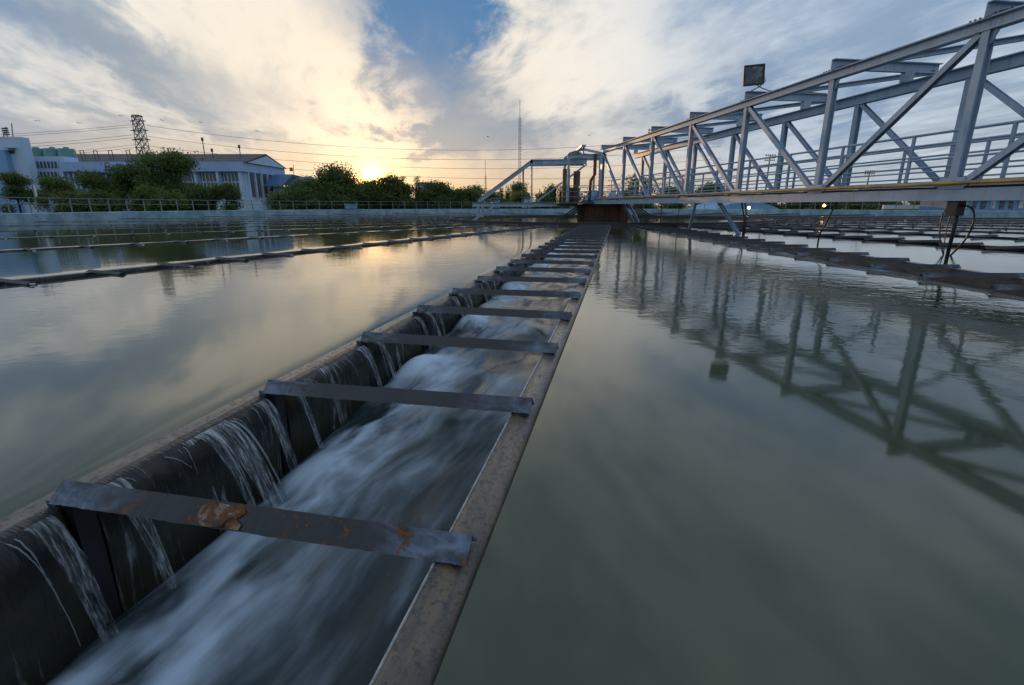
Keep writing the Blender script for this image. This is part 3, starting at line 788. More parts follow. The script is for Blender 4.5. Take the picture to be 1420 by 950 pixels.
b = MB(); b.tube([(CX - .9, CY - 1.4, 4.3), (CX - .9, CY - 1.4, 3.0), (CX - 1.15, CY - 1.4, 2.6), (CX - 1.2, CY - 1.4, 1.2)], .10, 8); b.build('riser_pipe', 'red_pipe', pf)
# portal frame at the bridge end
pt = empty('end_portal', (CX, CY, 1.2), 'gabled blue steel portal at the pier end of the bridge', 'portal')
e0, e1, zt = at(788, 224, CY - 1), at(838, 222, CY - 1), 4.2
apex = at(806, 207, CY - .2)
for y in (CY - 1.2, CY + 1.3):
    for x in (e0.x, e1.x - .3):
        b = MB(); b.ibeam((x, y, 1.22), (x, y, 4.1), .16, .18, .02, up=(0, 1, 0)); b.build('post', 'truss_paint', pt)
    b = MB(); b.ibeam((e0.x - .1, y, 4.2), (e1.x + .1, y, 4.2), .16, .2, .02); b.build('beam', 'truss_paint', pt)
    for x in (e0.x, e1.x):
        b = MB(); b.channel((x, y, 4.3), (apex.x, y, apex.z - .1), .12, .14, .02); b.build('rafter', 'truss_paint', pt)
    b = MB(); b.bar((apex.x, y, 4.3), (apex.x, y, apex.z + .1), .12, .12, up=(0, 1, 0)); b.build('king_post', 'truss_paint', pt)
b = MB(); b.bar((apex.x, CY - 1.4, apex.z + .1), (apex.x, CY + 1.5, apex.z + .1), .3, .12); b.build('ridge_cap', 'truss_paint', pt)

# side frame to the left of the pier
sf = empty('side_frame', tuple(at(664, 300, 37)), 'trapezoid blue steel frame standing left of the pier on two legs', 'frame')
for Y in (36.4, 37.8):
    P = lambda x, y: at(x, y, 37) + Vector((0, Y - 37, 0))
    b = MB(); b.ibeam(P(656, 284), P(800, 284), .16, .26, .02); b.build('bottom_chord', 'truss_paint', sf)
    b = MB(); b.ibeam(P(664, 279), P(738, 224), .14, .22, .02); b.build('sloping_chord', 'truss_paint', sf)
    b = MB(); b.ibeam(P(735, 226), P(812, 225), .18, .34, .02); b.build('top_chord', 'truss_paint', sf)
    for x0, y0, x1, y1, w in ((737, 231, 737, 281, .10), (745, 279, 812, 229, .09), (663, 286, 663, 301, .14), (669, 286, 669, 301, .10), (682, 288, 656, 306, .12)):
        b = MB(); b.bar(P(x0, y0), P(x1, y1), w, w, up=(0, 1, 0)); b.build('brace', 'truss_paint', sf)
    b = MB(); b.bar(P(725.5, 236), P(725.5, 281), .08, .08, up=(0, 1, 0)); b.build('brace', 'red_pipe', sf)
for x, y in ((664, 279), (738, 224), (775, 224), (810, 224), (700, 284)):
    p = at(x, y, 37); b = MB(); b.bar((p.x, 36.4, p.z), (p.x, 37.8, p.z), .1, .14); b.build('cross_tie', 'truss_paint', sf)

# ------------------------------------------------------------------ railing on the tank wall
rl = empty('wall_railing', tuple(pol(R_TANK + .2, R(140), .54)), 'two-rail steel railing on top of the blue tank wall', 'railing')
A0, A1 = R(-28), R(208)
for z, r in ((1.47, .026), (1.08, .022)):
    b = MB(); n = 150; b.tube([pol(R_TANK + .2, A0 + (A1 - A0) * i / n, z) for i in range(n + 1)], r, 6); b.build('rail', 'rail_steel', rl, smooth=True)
npost = 95; pm = None
for i in range(npost + 1):
    a = A0 + (A1 - A0) * i / npost
    if pm is None:
        b = MB(); b.bar((0, 0, 0), (0, 0, .93), .06, .06); pm = b.mesh('post', 'rail_steel')
    o = child('post', pm, rl); o.location = pol(R_TANK + .2, a, .54) - Vector(rl.location); o.rotation_euler = (0, 0, a)
bx = empty('valve_box', tuple(pol(R_TANK - .05, 0, .3)), 'small bright blue box hung on the wall below the sunset trees', 'box')
d0 = at(487, 288, 60.5); bx.location = d0
b = MB(); b.box((d0.x - .55, d0.y - .3, d0.z - .1), (d0.x + .55, d0.y + .5, d0.z + .35)); b.build('body', 'tank_blue', bx)
b = MB(); b.box((d0.x - .65, d0.y - .4, d0.z + .352), (d0.x + .65, d0.y + .6, d0.z + .43)); b.build('lid', 'tank_blue', bx)
for s in (-.3, .3):
    b = MB(); b.cyl((d0.x + s, d0.y - .1, d0.z - .1), (d0.x + s, d0.y - .1, -.2), .08, 8); b.build('leg', 'tank_blue', bx)

# ------------------------------------------------------------------ trees
def tree(name, base, h, w, lab, leafm, seed, n=5200, lobes=11, leafsz=.22, trunk=.25, group='trees round the basin', depth=None, droop=0., cone=False, low=.06):
    rd = random.Random(seed); base = Vector(base); depth = depth or w
    e = empty(name, tuple(base), lab, 'tree', group)
    tb = MB(); top = base + Vector((rd.uniform(-.2, .2), 0, h * (.85 if cone else .6)))
    tb.cyl(base - Vector((0, 0, .2)), base.lerp(top, .5), trunk * .5, 8, trunk * .36); tb.cyl(base.lerp(top, .5), top, trunk * .36, 8, trunk * .14)
    cents = []
    if cone:
        for i in range(10):
            f = (i + .5) / 10; cents.append((base + Vector((0, 0, h * (low + (1 - low) * f))), w * .5 * (1 - f) ** .8 + .12, h * .09))
    else:
        for i in range(lobes):
            a = rd.uniform(0, 6.283); q = math.sqrt(rd.random()) * .78
            zf = rd.uniform(low + .04, .92) if i else .88
            q *= math.sqrt(max(.05, 1 - ((zf - .45) / .55) ** 2)) if zf > .45 else 1
            s = rd.uniform(.20, .36)
            c_ = base + Vector((math.cos(a) * q * w * .5, math.sin(a) * q * depth * .5, h * zf))
            c_.z = min(c_.z, base.z + h - s * w * .28)
            cents.append((c_, s * w * .80, s * w * .58))
            mid = base.lerp(top, rd.uniform(.35, .8))
            tb.tube([mid, mid.lerp(c_, .5) + Vector((0, 0, .12)), c_], [trunk * .16, trunk * .11, trunk * .05], 5)
    tb.build('trunk', 'bark', e)
    vs, fs = [], []
    tot = sum(c_[1] ** 2 * c_[2] for c_ in cents) ; wts = [c_[1] ** 2 * c_[2] for c_ in cents]
    # twigs: each holds a tuft of leaves
    ntw = int(n * 2.1) // 9
    for _ in range(ntw):
        c_, rx, rz = rd.choices(cents, wts)[0]
        v = Vector((rd.gauss(0, 1), rd.gauss(0, 1), rd.gauss(0, 1))).normalized() * (rd.random() ** .42) * (rd.uniform(.9, 1.15) if rd.random() < .8 else rd.uniform(1.1, 1.5))
        tip = c_ + Vector((v.x * rx, v.y * rx, v.z * rz))
        if tip.z < base.z + h * low * .5: continue
        tuft = leafsz * 1.5
        for _k in range(9):
            p = tip + Vector((rd.gauss(0, 1), rd.gauss(0, 1), rd.gauss(0, .7))) * tuft * .55
            nrm = Vector((v.x * .5 + rd.gauss(0, .6), v.y * .5 + rd.gauss(0, .6), .55 + rd.gauss(0, .5))).normalized()
            t1 = nrm.orthogonal().normalized(); t1.rotate(Matrix.Rotation(rd.uniform(0, 6.28), 3, nrm)); t2 = nrm.cross(t1)
            L = leafsz * rd.uniform(.6, 1.2); B_ = L * .42
            o = len(vs); vs += [p - t1 * L * .5, p + t2 * B_ * .5 - t1 * L * .05, p + t1 * L * .5 - nrm * L * droop, p - t2 * B_ * .5 - t1 * L * .05]
            fs.append((o, o + 1, o + 2, o + 3))
    mb = MB(); mb.add(vs, fs); mb.build('crown', leafm, e)
    return e
def tr(x, ytop, wpx, Y, lab, leafm, seed, **kw):
    wpx *= .80; ytop -= 3
    while True:                      # stand clear outside the tank wall
        q = at(x, ytop, Y)
        if math.hypot(q.x - CX, q.y - CY) > R_TANK + 1.6 + .5 * wpx * Y / 708: break
        Y += 1.0
    p = at(x, ytop, Y); k = 708.0 / Y
    return tree(kw.pop('name', 'broadleaf_tree'), (p.x, Y, -.25), p.z + .25, wpx / k, lab, leafm, seed, **kw)
GL = 'trees behind the left railing'; GM = 'trees under the setting sun'; GF = 'far trees'
tr(228, 219, 100, 55, 'tallest dense green tree in front of the long hall', 'leaf_dark', 11, n=9500, lobes=18, leafsz=.30, group=GL)
tr(178, 232, 90, 56, 'green tree just left of the tallest one by the hall', 'leaf_dark', 12, n=6500, lobes=14, leafsz=.30, group=GL)
tr(280, 264, 50, 57, 'lower green tree just right of the tallest one by the hall', 'leaf_dark', 13, n=5500, lobes=12, leafsz=.28, group=GL)
tr(135, 246, 70, 54, 'light green shrubby tree left of the hall trees', 'leaf_mid', 14, n=5000, lobes=10, leafsz=.28, group=GL)
tr(308, 258, 46, 55, 'pale small shrub at the right end of the hall trees', 'leaf_pale', 15, n=2600, lobes=8, leafsz=.25, group=GL)
tr(75, 250, 60, 54, 'yellow green shrub behind the railing by the white flag', 'leaf_mid', 16, n=3800, lobes=9, leafsz=.28, group=GL)
tr(15, 243, 50, 55, 'dark shrub at the left edge of the photo behind the railing', 'leaf_dark', 17, n=3400, lobes=8, leafsz=.26, group=GL)
tr(466, 242, 100, 68, 'tall spreading tree left of the setting sun', 'leaf_dark', 21, n=9000, lobes=16, leafsz=.36, group=GM)
tr(425, 256, 80, 66, 'low dark tree below the blue porch roof', 'leaf_dark', 22, n=5200, lobes=11, leafsz=.36, group=GM)
tr(512, 251, 80, 67, 'bushy tree directly below the setting sun', 'leaf_mid', 23, n=6000, lobes=12, leafsz=.36, group=GM)
tr(542, 251, 56, 70, 'feathery tree just right of the setting sun', 'leaf_mid', 24, n=4000, lobes=10, leafsz=.36, group=GM)
tr(560, 262, 50, 68, 'dark low tree left of the small cypress', 'leaf_dark', 25, n=3600, lobes=9, leafsz=.34, group=GM)
tr(606, 260, 62, 70, 'light green tree in front of the distant blue block', 'leaf_pale', 26, n=4400, lobes=10, leafsz=.36, group=GM)
tr(640, 268, 50, 72, 'low green bush left of the side frame\'s foot', 'leaf_mid', 27, n=3200, lobes=8, leafsz=.36, group=GM)
tr(578, 247, 11, 66, 'slim dark cypress among the sunset trees', 'leaf_dark', 28, n=2200, leafsz=.22, cone=True, name='cypress_tree', group=GM)
tr(655, 264, 40, 130, 'far dark tree left of the side frame', 'leaf_dark', 31, n=2600, leafsz=.6, group=GF)
tr(718, 260, 46, 125, 'far tree seen through the side frame', 'leaf_dark', 32, n=2600, leafsz=.6, group=GF)
tr(695, 263, 7, 110, 'far slim conifer, left one of a pair in the side frame', 'leaf_dark', 33, n=1200, leafsz=.35, cone=True, name='conifer_tree', group=GF)
tr(704, 262, 7, 110, 'far slim conifer, right one of a pair in the side frame', 'leaf_dark', 34, n=1200, leafsz=.35, cone=True, name='conifer_tree', group=GF)
tr(765, 264, 40, 100, 'far tree seen just left of the pier platform', 'leaf_mid', 35, n=2600, leafsz=.5, group=GF)
for i, (x, y, w, lab) in enumerate(((885, 250, 60, 'dark tree seen through the truss right of the pier'), (940, 254, 60, 'second dark tree seen through the truss right of the pier'), (985, 262, 55, 'lower tree seen through the truss below the tall cloud'))):
    tr(x, y, w, 95, lab, 'leaf_dark', 41 + i, n=3600, leafsz=.5, group='trees behind the bridge')
for i, x in enumerate((1075, 1112, 1150, 1190, 1232, 1275)):
    tr(x, 270 + (i % 3) * 3, 52, 105, '%s bush from the left in the low row under the bridge deck' % ORD[i + 1], 'leaf_dark', 51 + i, n=2000, leafsz=.5, name='bush', group='bushes under the bridge deck')
for i, x in enumerate(range(620, 860, 34)):
    tr(x, 274 - (i * 7 % 4), 44, 82, '%s bush from the left in the hedge behind the side frame' % ORD[i + 1], 'leaf_mid' if i % 2 else 'leaf_dark', 71 + i, n=1800, leafsz=.42, name='bush', group='hedge behind the side frame')

for i in range(9):
    tr(398 + i * 32, 272 - (i * 5 % 4) * 1.5, 58, 64, '%s bush from the left in the hedge below the sunset trees' % ORD[i + 1], ('leaf_mid', 'leaf_dark', 'leaf_pale')[i % 3], 91 + i, n=2600, leafsz=.36, name='bush', group='hedge below the sunset trees')
for o_, i in enumerate((0, 1, 3, 4)):
    tr(112 + i * 31, 272 - (i * 5 % 4) * 1.5, 60, 50, '%s bush from the left in the hedge below the hall trees' % ORD[o_ + 1], ('leaf_mid', 'leaf_dark', 'leaf_pale')[i % 3], 111 + i, n=2600, leafsz=.30, name='bush', group='hedge below the hall trees')

# ------------------------------------------------------------------ buildings
HX0, HX1, HY0, HY1 = -76.0, -43.6, 85.0, 99.0
ha = empty('hall', (HX1, HY0, -.25), 'long pale blue hall with tall finned windows behind the left trees', 'building')
b = MB(); b.box((HX0, HY0, -.25), (HX1 - .2, HY1, 6.3)); b.build('wall', 'wall_white', ha)
b = MB(); b.box((HX0 - .5, HY0 - 1.2, 6.302), (HX1 + .2, HY1 + .4, 7.75)); b.build('fascia', 'band_blue', ha)
b = MB(); ym = (HY0 + HY1) / 2
b.add([(HX0 - .8, HY0 - .6, 7.752), (HX1 + .5, HY0 - .6, 7.752), (HX1 + .5, HY1 + 1, 7.752), (HX0 - .8, HY1 + 1, 7.752), (HX0 - .8, ym, 9.7), (HX1 + .5, ym, 9.7)],
      [(0, 1, 5, 4), (1, 2, 5), (2, 3, 4, 5), (3, 0, 4), (3, 2, 1, 0)]); b.build('roof', 'roof_grey', ha)
b = MB(); b.add([(HX1 + .55, HY0 + .2, 7.752), (HX1 + .55, HY1 + .2, 7.752), (HX1 + .55, ym, 9.35)], [(0, 1, 2)]); b.build('gable', 'wall_white', ha)
for i in range(9):
    x = HX1 - .35 - i * 3.6
    b = MB(); b.box((x - .35, HY0 - 1.0, -.25), (x, HY0 - .003, 6.30)); b.build('fin', 'wall_white', ha)
    f = MB(); f.box((x - 3.45, HY0 - .06, 2.6), (x - .45, HY0 - .004, 6.1)); wn = f.build('window', 'dark_glass', ha)
    for j in range(5 if i < 2 else 2):
        xx = x - .45 - 3.0 * (j + .5) / (5 if i < 2 else 2)
        m_ = MB(); m_.box((xx - .07, HY0 - .16, 2.6), (xx + .07, HY0 - .062, 6.1)); m_.build('mullion', 'wall_white', wn)
    m_ = MB(); m_.box((x - 3.45, HY0 - .15, 4.6), (x - .45, HY0 - .063, 4.78)); m_.build('transom', 'wall_white', wn)
for i in range(6):
    y = HY0 + .6 + i * 2.2
    b = MB(); b.box((HX1 - .198, y, -.25), (HX1 + .15, y + .35, 6.30)); b.build('fin', 'wall_white', ha)
    f = MB(); f.box((HX1 - .197, y + .45, 2.4), (HX1 - .10, y + 2.1, 6.1)); f.build('window', 'window_shade', ha)
b = MB(); b.box((HX0, HY0 - 2.2, -.25), (HX1 + 2.5, HY0 - 1.21, 1.9)); b.build('plinth', 'wall_white', ha)
for i, (x, h) in enumerate(((290, 193), (340, 203), (303, 208))):
    p = at(x, h, 90); b = MB(); b.cyl((p.x, 88, 7.6), (p.x, 88, p.z), .07, 6); b.cyl((p.x, 88, p.z - .5), (p.x, 88, p.z), .2, 8); b.build('roof_mast', 'tower_steel', ha)

po = empty('porch', tuple(at(400, 277, 92)), 'blue roofed porch at the right end of the long hall', 'building')
p0, p1 = at(376, 245, 92), at(395, 262, 92)
def pxbox(mb, x0, y0, x1, y1, Y0, Y1):
    a_, b_ = at(x0, y1, Y0), at(x1, y0, Y0); mb.box((a_.x, Y0, a_.z), (b_.x, Y1, b_.z))
b = MB(); a_, c_ = at(374, 258, 91), at(398, 258, 91); t_ = at(380, 241, 91).z
b.add([(a_.x - .5, 90, a_.z), (c_.x - .2, 90, a_.z), (c_.x + .5, 92.5, t_), (a_.x + .3, 92.5, t_), (a_.x + .3, 98, t_ - .2), (c_.x + .5, 98, t_ - .2)],
      [(0, 1, 2, 3), (3, 2, 5, 4), (0, 3, 4), (1, 5, 2), (0, 4, 5, 1)]); b.build('roof', 'roof_blue', po)
b = MB(); a_, c_ = at(394, 257, 92), at(434, 257, 92); t_ = at(410, 247, 92).z; m_ = at(430, 243, 92)
b.add([(a_.x, 91, a_.z), (c_.x, 91, a_.z), (c_.x, 97, a_.z), (a_.x, 97, a_.z), (a_.x, 94, t_), (c_.x - 1., 94, m_.z), (c_.x, 94, t_ - .4)],
      [(0, 1, 5, 4), (1, 6, 5), (2, 3, 4, 5), (6, 2, 5), (3, 0, 4), (1, 2, 6), (3, 2, 1, 0)]); b.build('roof', 'roof_blue', po)
b = MB(); pxbox(b, 381, 259, 396, 283, 92.5, 97); b.build('wall', 'wall_white', po)
for x in (398, 418, 432):
    b = MB(); p = at(x, 258, 93); b.bar((p.x, 93, -.25), (p.x, 93, p.z), .3, .3); b.build('column', 'wall_white', po)

of = empty('office_block', tuple(at(40, 290, 78)), 'white and blue office block with dark window strips at the far left', 'building')
b = MB(); a_, c_ = at(-60, 290, 74), at(29, 190, 74); b.box((a_.x, 74, -.25), (c_.x, 75.2, c_.z)); b.build('stair_tower', 'wall_white', of)
b = MB(); a_, c_ = at(-60, 290, 73.5), at(8, 208, 73.5); b.box((a_.x, 73.2, -.25), (c_.x, 73.995, c_.z)); b.build('tower_face', 'wall_blue', of)
b = MB(); p, q = at(12, 206, 74), at(21, 213, 74); b.box((p.x, 73.9, q.z), (q.x, 73.997, p.z)); b.build('window', 'dark_glass', of)
b = MB(); p, q = at(10, 204, 74), at(23, 206, 74); b.box((p.x, 73.2, q.z), (q.x, 73.996, p.z)); b.build('canopy', 'wall_white', of)
b = MB(); a_, c_ = at(30, 290, 77), at(88, 217, 77); b.box((a_.x, 77, -.25), (c_.x, 79.5, c_.z)); b.build('wing', 'wall_white', of)
for y0, y1 in ((224, 232.5), (238.5, 246), (253, 260)):
    p, q = at(40, y0, 77), at(82, y1, 77); b = MB(); b.box((p.x, 76.9, q.z), (q.x, 76.997, p.z)); w_ = b.build('window_strip', 'window_shade', of)
    for j in range(9):
        x = p.x + (q.x - p.x) * j / 8; m_ = MB(); m_.box((x - .06, 76.84, q.z), (x + .06, 76.898, p.z)); m_.build('mullion', 'wall_white', w_)
b = MB(); p, q = at(84, 225, 76), at(132, 238, 76); b.box((p.x, 75.6, q.z), (q.x, 84, p.z)); b.build('link_fascia', 'band_blue', of)
b = MB(); p, q = at(86, 238, 77), at(131, 262, 77); b.box((p.x, 77.002, q.z), (q.x, 77.6, p.z)); b.build('link_glazing', 'dark_glass', of)
for x in range(88, 128, 7):
    b = MB(); p, q = at(x, 238.2, 76.4), at(x, 262, 76.4); b.box((p.x - .12, 76.2, q.z), (p.x + .12, 77.0, p.z)); b.build('link_fin', 'wall_white', of)
roofz = at(60, 217, 77).z
for i, (x0, x1, nm) in enumerate(((36, 58, 'left'), (60, 79, 'middle'), (80, 98, 'right'))):
    a_, c_ = at(x0, 217, 79), at(x1, 206, 79); tk = empty('roof_tank', ((a_.x + c_.x) / 2, 79.5, roofz), '%s one of the three green tanks on the office roof' % nm, 'tank', 'green tanks on the office roof')
    r = (c_.x - a_.x) / 2; b = MB(); b.cyl(((a_.x + c_.x) / 2, 79.5, roofz), ((a_.x + c_.x) / 2, 79.5, c_.z), r, 20, r * .94); b.build('shell', 'tank_green', tk)
    b = MB(); b.cyl(((a_.x + c_.x) / 2, 79.5, c_.z), ((a_.x + c_.x) / 2, 79.5, c_.z + .25), r * .3, 12); b.build('hatch', 'tank_green', tk)
for x, y0, y1, lab in ((10, 190, 176, 'stubby antenna on the stair tower roof at far left'), (18, 190, 171, 'slim whip antenna on the stair tower roof')):
    p, q = at(x, y0, 78), at(x - 2, y1, 78); e = empty('roof_antenna', (p.x, 78, p.z), lab, 'antenna')
    b = MB(); b.cyl((p.x, 78, p.z - .02), (q.x, 78, q.z), .06, 6)
    if x == 10:
        for j in range(4): b.bar((p.x - .5, 78, p.z + .3 + j * .28), (p.x + .4, 78, p.z + .35 + j * .28), .12, .2)
        b.cyl((p.x - .6, 78, p.z), (p.x, 78, p.z + .9), .05, 6)
    b.build('mast', 'tower_steel', e)
for i, x in enumerate((100, 119, 140, 165, 184)):
    p = at(x, 218, 84); e = empty('roof_frame', (p.x, 86, p.z), '%s small pipe frame from the left along the hall roof' % ORD[i + 1], 'frame', 'pipe frames on the hall roof')
    t_ = at(x, 207, 84).z
    b = MB(); b.bar((p.x, 86, p.z - 1.2), (p.x - .2, 86, t_), .09, .09); b.bar((p.x + .5, 86, p.z - 1.2), (p.x + .4, 86, t_), .09, .09); b.bar((p.x - .2, 86, t_), (p.x + .4, 86, t_), .09, .09); b.build('pipe', 'tower_steel', e)
fb = empty('distant_block', tuple(at(588, 285, 150)), 'small blue flat roofed block above the sunset trees', 'building')
b = MB(); pxbox(b, 581, 254, 594, 292, 150, 158); b.build('wall', 'wall_blue', fb); b = MB(); pxbox(b, 580, 252.6, 595, 254.1, 149.5, 158.5); b.build('roof', 'roof_grey', fb)
for i, (x0, x1, y0, lab) in enumerate(((682, 693, 274, 'small pale blue hut left of the conifer pair'), (724, 737, 273, 'small pale hut seen right of the conifer pair'), (648, 658, 273, 'tiny white hut behind the railing by the side frame'))):
    e = empty('hut', tuple(at((x0 + x1) / 2, 287, 80)), lab, 'building'); b = MB(); pxbox(b, x0, y0 + 2, x1, 288, 80, 83); b.build('wall', 'wall_white', e)
    b = MB(); pxbox(b, x0 - 1.5, y0, x1 + 1.5, y0 + 1.9, 79.6, 83.4); b.build('roof', 'roof_blue', e)
# low blue vaulted shed and pale building right of the bridge
sh = empty('vaulted_shed', tuple(at(1035, 290, 70)), 'low blue curved roof seen under the bridge deck', 'building')
b = MB(); p, q = at(985, 291, 72), at(1090, 291, 72); n = 16
vs = []
for yy in (72, 84):
    for i in range(n + 1):
        f = i / n; vs.append((p.x + (q.x - p.x) * f, yy, -.2 + 1.75 * math.sin(math.pi * f) ** .7))
b.add(vs, [(i, i + 1, n + 2 + i, n + 1 + i) for i in range(n)] + [tuple(range(n, -1, -1)), tuple(range(n + 1, 2 * n + 2))]); b.build('roof', 'wall_blue', sh)
lb = empty('low_building', tuple(at(1380, 290, 60)), 'low pale building with posts at the right edge under the bridge', 'building')
b = MB(); pxbox(b, 1330, 276, 1480, 300, 58, 64); b.build('wall', 'wall_blue', lb)
for i in range(10):
    x = 1334 + i * 13; b = MB(); pxbox(b, x, 277.5, x + 9, 289, 57.9, 57.998); b.build('window', 'window_shade' if i % 3 else 'white_paint', lb)
b = MB(); pxbox(b, 1326, 274, 1484, 276, 57.4, 64.5); b.build('roof', 'wall_white', lb)
lw = empty('white_parapet', tuple(at(1265, 288, 75)), 'long low white parapet under the bridge right of the bushes', 'wall')
b = MB(); pxbox(b, 1225, 284.5, 1330, 290, 66, 66.3); b.build('panel', 'white_paint', lw)

# lit lamps under the bridge
for x, y, m_, lab in ((1037, 288, 'lamp_white', 'small white lit lamp by the vaulted shed'), (1141, 285, 'lamp_orange', 'orange lit lamp under the bridge above the bushes'), (1283, 286, 'lamp_orange', 'orange lit lamp nearest the right edge')):
    p = at(x, y, 64); e = empty('yard_lamp', (p.x, 64, -.25), lab, 'lamp', 'lit lamps under the bridge')
    b = MB(); b.cyl((p.x, 64.1, -.25), (p.x, 64.1, p.z + .1), .05, 8); b.build('post', 'tower_steel', e)
    b = MB(); b.bar((p.x - .25, 63.85, p.z + .2), (p.x + .25, 63.85, p.z + .2), .4, .08); b.build('hood', 'tower_steel', e)
    bm = bmesh.new(); bmesh.ops.create_uvsphere(bm, u_segments=12, v_segments=8, radius=.17); bmesh.ops.translate(bm, verts=bm.verts, vec=(0, -.3, p.z + .25))
    me = bpy.data.meshes.new('globe'); bm.to_mesh(me); bm.free(); me.materials.append(MATS[m_]); child('globe', me, e)

# ------------------------------------------------------------------ masts, pylon, wires, birds
def lattice(mb, base, top, w0, w1, n, r):
    base = Vector(base); top = Vector(top); L = []
    for i in range(n + 1):
        f = i / n; c_ = base.lerp(top, f); w = w0 + (w1 - w0) * f
        L.append([c_ + Vector((sx * w / 2, sy * w / 2, 0)) for sx, sy in ((-1, -1), (1, -1), (1, 1), (-1, 1))])
    for i in range(n):
        for j in range(4):
            mb.bar(L[i][j], L[i + 1][j], r, r); mb.bar(L[i][j], L[i + 1][(j + 1) % 4], r * .7, r * .7); mb.bar(L[i][(j + 1) % 4], L[i + 1][j], r * .7, r * .7); mb.bar(L[i + 1][j], L[i + 1][(j + 1) % 4], r * .7, r * .7)
PYD = 150.
pb, ptp = at(203, 232, PYD), at(192, 160, PYD)
py_ = empty('pylon', (pb.x, PYD, -.25), 'dark lattice power pylon above the long hall roof', 'pylon')
b = MB(); lattice(b, (pb.x, PYD, -.25), (pb.x, PYD, ptp.z), 3.2, 1.7, 12, .15); b.build('mast', 'tower_steel', py_)
arm_z = [at(194, y, PYD).z for y in (162, 168, 181, 194)]
for z, L in zip(arm_z, (1.6, 2.2, 2.5, 2.6)):
    b = MB()
    for s in (-1, 1): b.bar((pb.x, PYD, z + .5), (pb.x + s * L, PYD, z), .16, .16); b.bar((pb.x, PYD - .6, z - .1), (pb.x + s * L, PYD, z), .16, .16)
    b.build('crossarm', 'tower_steel', py_)
def wire(pix, lab, Y=PYD, r=.045, grp='power lines from the pylon'):
    p = [at(x, y, Y) for x, y in pix]; pts = []
    for i in range(33):
        f = i / 32                                # quadratic through three survey points
        x = p[0].x + (p[2].x - p[0].x) * f
        l0 = (x - p[1].x) * (x - p[2].x) / ((p[0].x - p[1].x) * (p[0].x - p[2].x)); l1 = (x - p[0].x) * (x - p[2].x) / ((p[1].x - p[0].x) * (p[1].x - p[2].x)); l2 = (x - p[0].x) * (x - p[1].x) / ((p[2].x - p[0].x) * (p[2].x - p[1].x))
        pts.append((x, Y, p[0].z * l0 + p[1].z * l1 + p[2].z * l2))
    b = MB(); b.tube(pts, r, 5); o = b.build('power_line', 'wire'); tag(o, lab, 'wire', grp)
for i, (y0, ym, y2) in enumerate(((174, 208, 186), (189, 221, 203), (202, 233, 220), (212, 246, 238))):
    wire([(204, y0), (600, ym), (1000, y2)], '%s power line from the top, right of the pylon' % ORD[i + 1])
for i, (y0, ym, y2) in enumerate(((172, 181, 188), (175, 184, 191), (186, 196, 202), (190, 200, 206), (200, 211, 218), (204, 214, 221))):
    wire([(192, y0), (90, ym), (-20, y2)], '%s power line from the top, left of the pylon' % ORD[i + 1])
for x, y0, y1, Y, w, lab in ((721, 138, 282, 125, .55, 'tall thin lattice radio mast behind the side frame'), (673, 222, 282, 140, .35, 'thin shorter mast left of the tall radio mast')):
    p = at(x, y0, Y); e = empty('radio_mast', (p.x, Y, -.25), lab, 'mast'); b = MB(); lattice(b, (p.x, Y, -.25), (p.x, Y, p.z - 4), w, w, 26, .05); b.cyl((p.x, Y, p.z - 4.1), (p.x, Y, p.z), .05, 5); b.build('lattice', 'tower_steel', e)
for x, y0, Y, lab in ((1068, 216, 170, 'stadium light bank seen above the walkway rail'), (1206, 238, 200, 'smaller stadium light bank behind the nearest truss panel'), (906, 181, 120, 'light bank peeping over the top chord left of the floodlight')):
    p = at(x, y0, Y); k = Y / 708; e = empty('light_mast', (p.x, Y, -.25), lab, 'mast', 'stadium light masts'); b = MB(); b.cyl((p.x, Y, -.25), (p.x, Y, p.z), .3, 8, .18); b.build('pole', 'tower_steel', e)
    for r_ in range(3):
        b = MB(); z = p.z - r_ * 3.2 * k
        b.bar((p.x - 7 * k, Y, z), (p.x + 7 * k, Y, z), .1, .1)
        for j in range(5): b.bar((p.x + (-6 + 3 * j) * k, Y - .2, z), (p.x + (-6 + 3 * j) * k, Y - .2, z + 1.6 * k), 1.6 * k, .3)
        b.build('lamp_row', 'tower_steel', e)
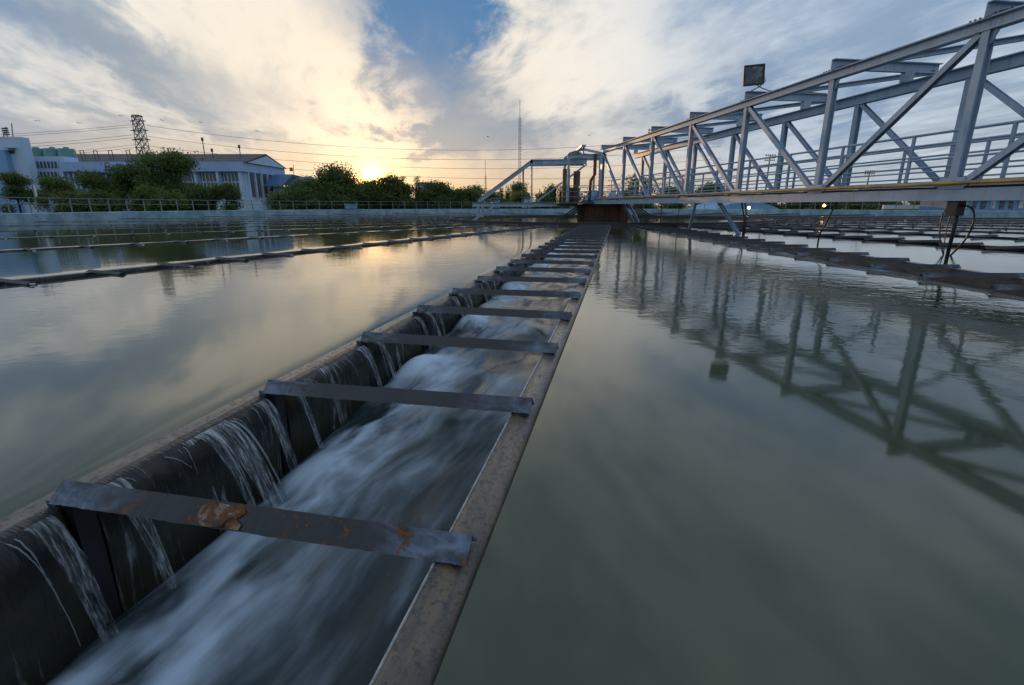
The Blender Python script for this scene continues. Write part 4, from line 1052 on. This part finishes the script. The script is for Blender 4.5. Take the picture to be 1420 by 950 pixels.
for i, (x, y, lab) in enumerate(((52, 168, 'bird flying above the roof tanks, left one'), (110, 171, 'bird flying above the roof tanks, right one'), (168, 161, 'bird flying just left of the pylon top'), (225, 167, 'bird flying just right of the pylon top'), (279, 170, 'bird flying above the hall roof masts'), (677, 190, 'bird flying left of the tall radio mast'), (817, 188, 'bird flying over the end portal'), (357, 182, 'bird flying above the right end of the hall'))):
    p = at(x, y, 90); e = empty('bird', tuple(p), lab, 'bird', 'birds in the sky'); b = MB(); s = .16
    b.tube([p + Vector((-.3, 0, 0)) * s * 2, p + Vector((0, 0, .02)), p + Vector((.35, 0, .03)) * s * 2], [.015, .045, .015], 6)
    for q in (-1, 1):
        b.add([p + Vector((-.06, 0, .01)), p + Vector((.07, 0, .01)), p + Vector((.03 + q * .14, q * .2, .13)), p + Vector((q * .28, q * .33, .07))], [(0, 1, 2, 3)])
    b.build('body', 'bird', e)
# flag and pole behind the left railing
fg = empty('flag_pole', tuple(at(44, 296, 44)), 'leaning pole with a white flag behind the left railing', 'flag')
p, q = at(54, 298, 44), at(43, 250, 44); b = MB(); b.cyl((p.x, 44, .3), (q.x, 44, q.z), .05, 6); b.build('pole', 'rail_steel', fg)
b = MB(); a0, a1, a2, a3 = at(44, 256, 44), at(49, 258, 44), at(52, 272, 44), at(47.5, 274, 44)
b.add([a0, a1, a2, a3] + [v + Vector((0, .02, 0)) for v in (a0, a1, a2, a3)], [(0, 1, 2, 3), (7, 6, 5, 4), (0, 4, 5, 1), (1, 5, 6, 2), (2, 6, 7, 3), (3, 7, 4, 0)]); b.build('cloth', 'white_paint', fg)
yf = empty('yellow_flag', tuple(at(394, 240, 90)), 'small yellow flag on a pole above the porch roof', 'flag')
p, q = at(393.5, 244, 90), at(393, 226, 90); b = MB(); b.cyl((p.x, 94, p.z - 1), (q.x, 94, q.z), .05, 6); b.build('pole', 'tower_steel', yf)
b = MB(); a0, a1 = at(387.5, 230, 90), at(393, 235.5, 90); b.box((a0.x, 93.9, a1.z), (a1.x, 93.93, a0.z)); b.build('cloth', 'yellow_paint', yf)
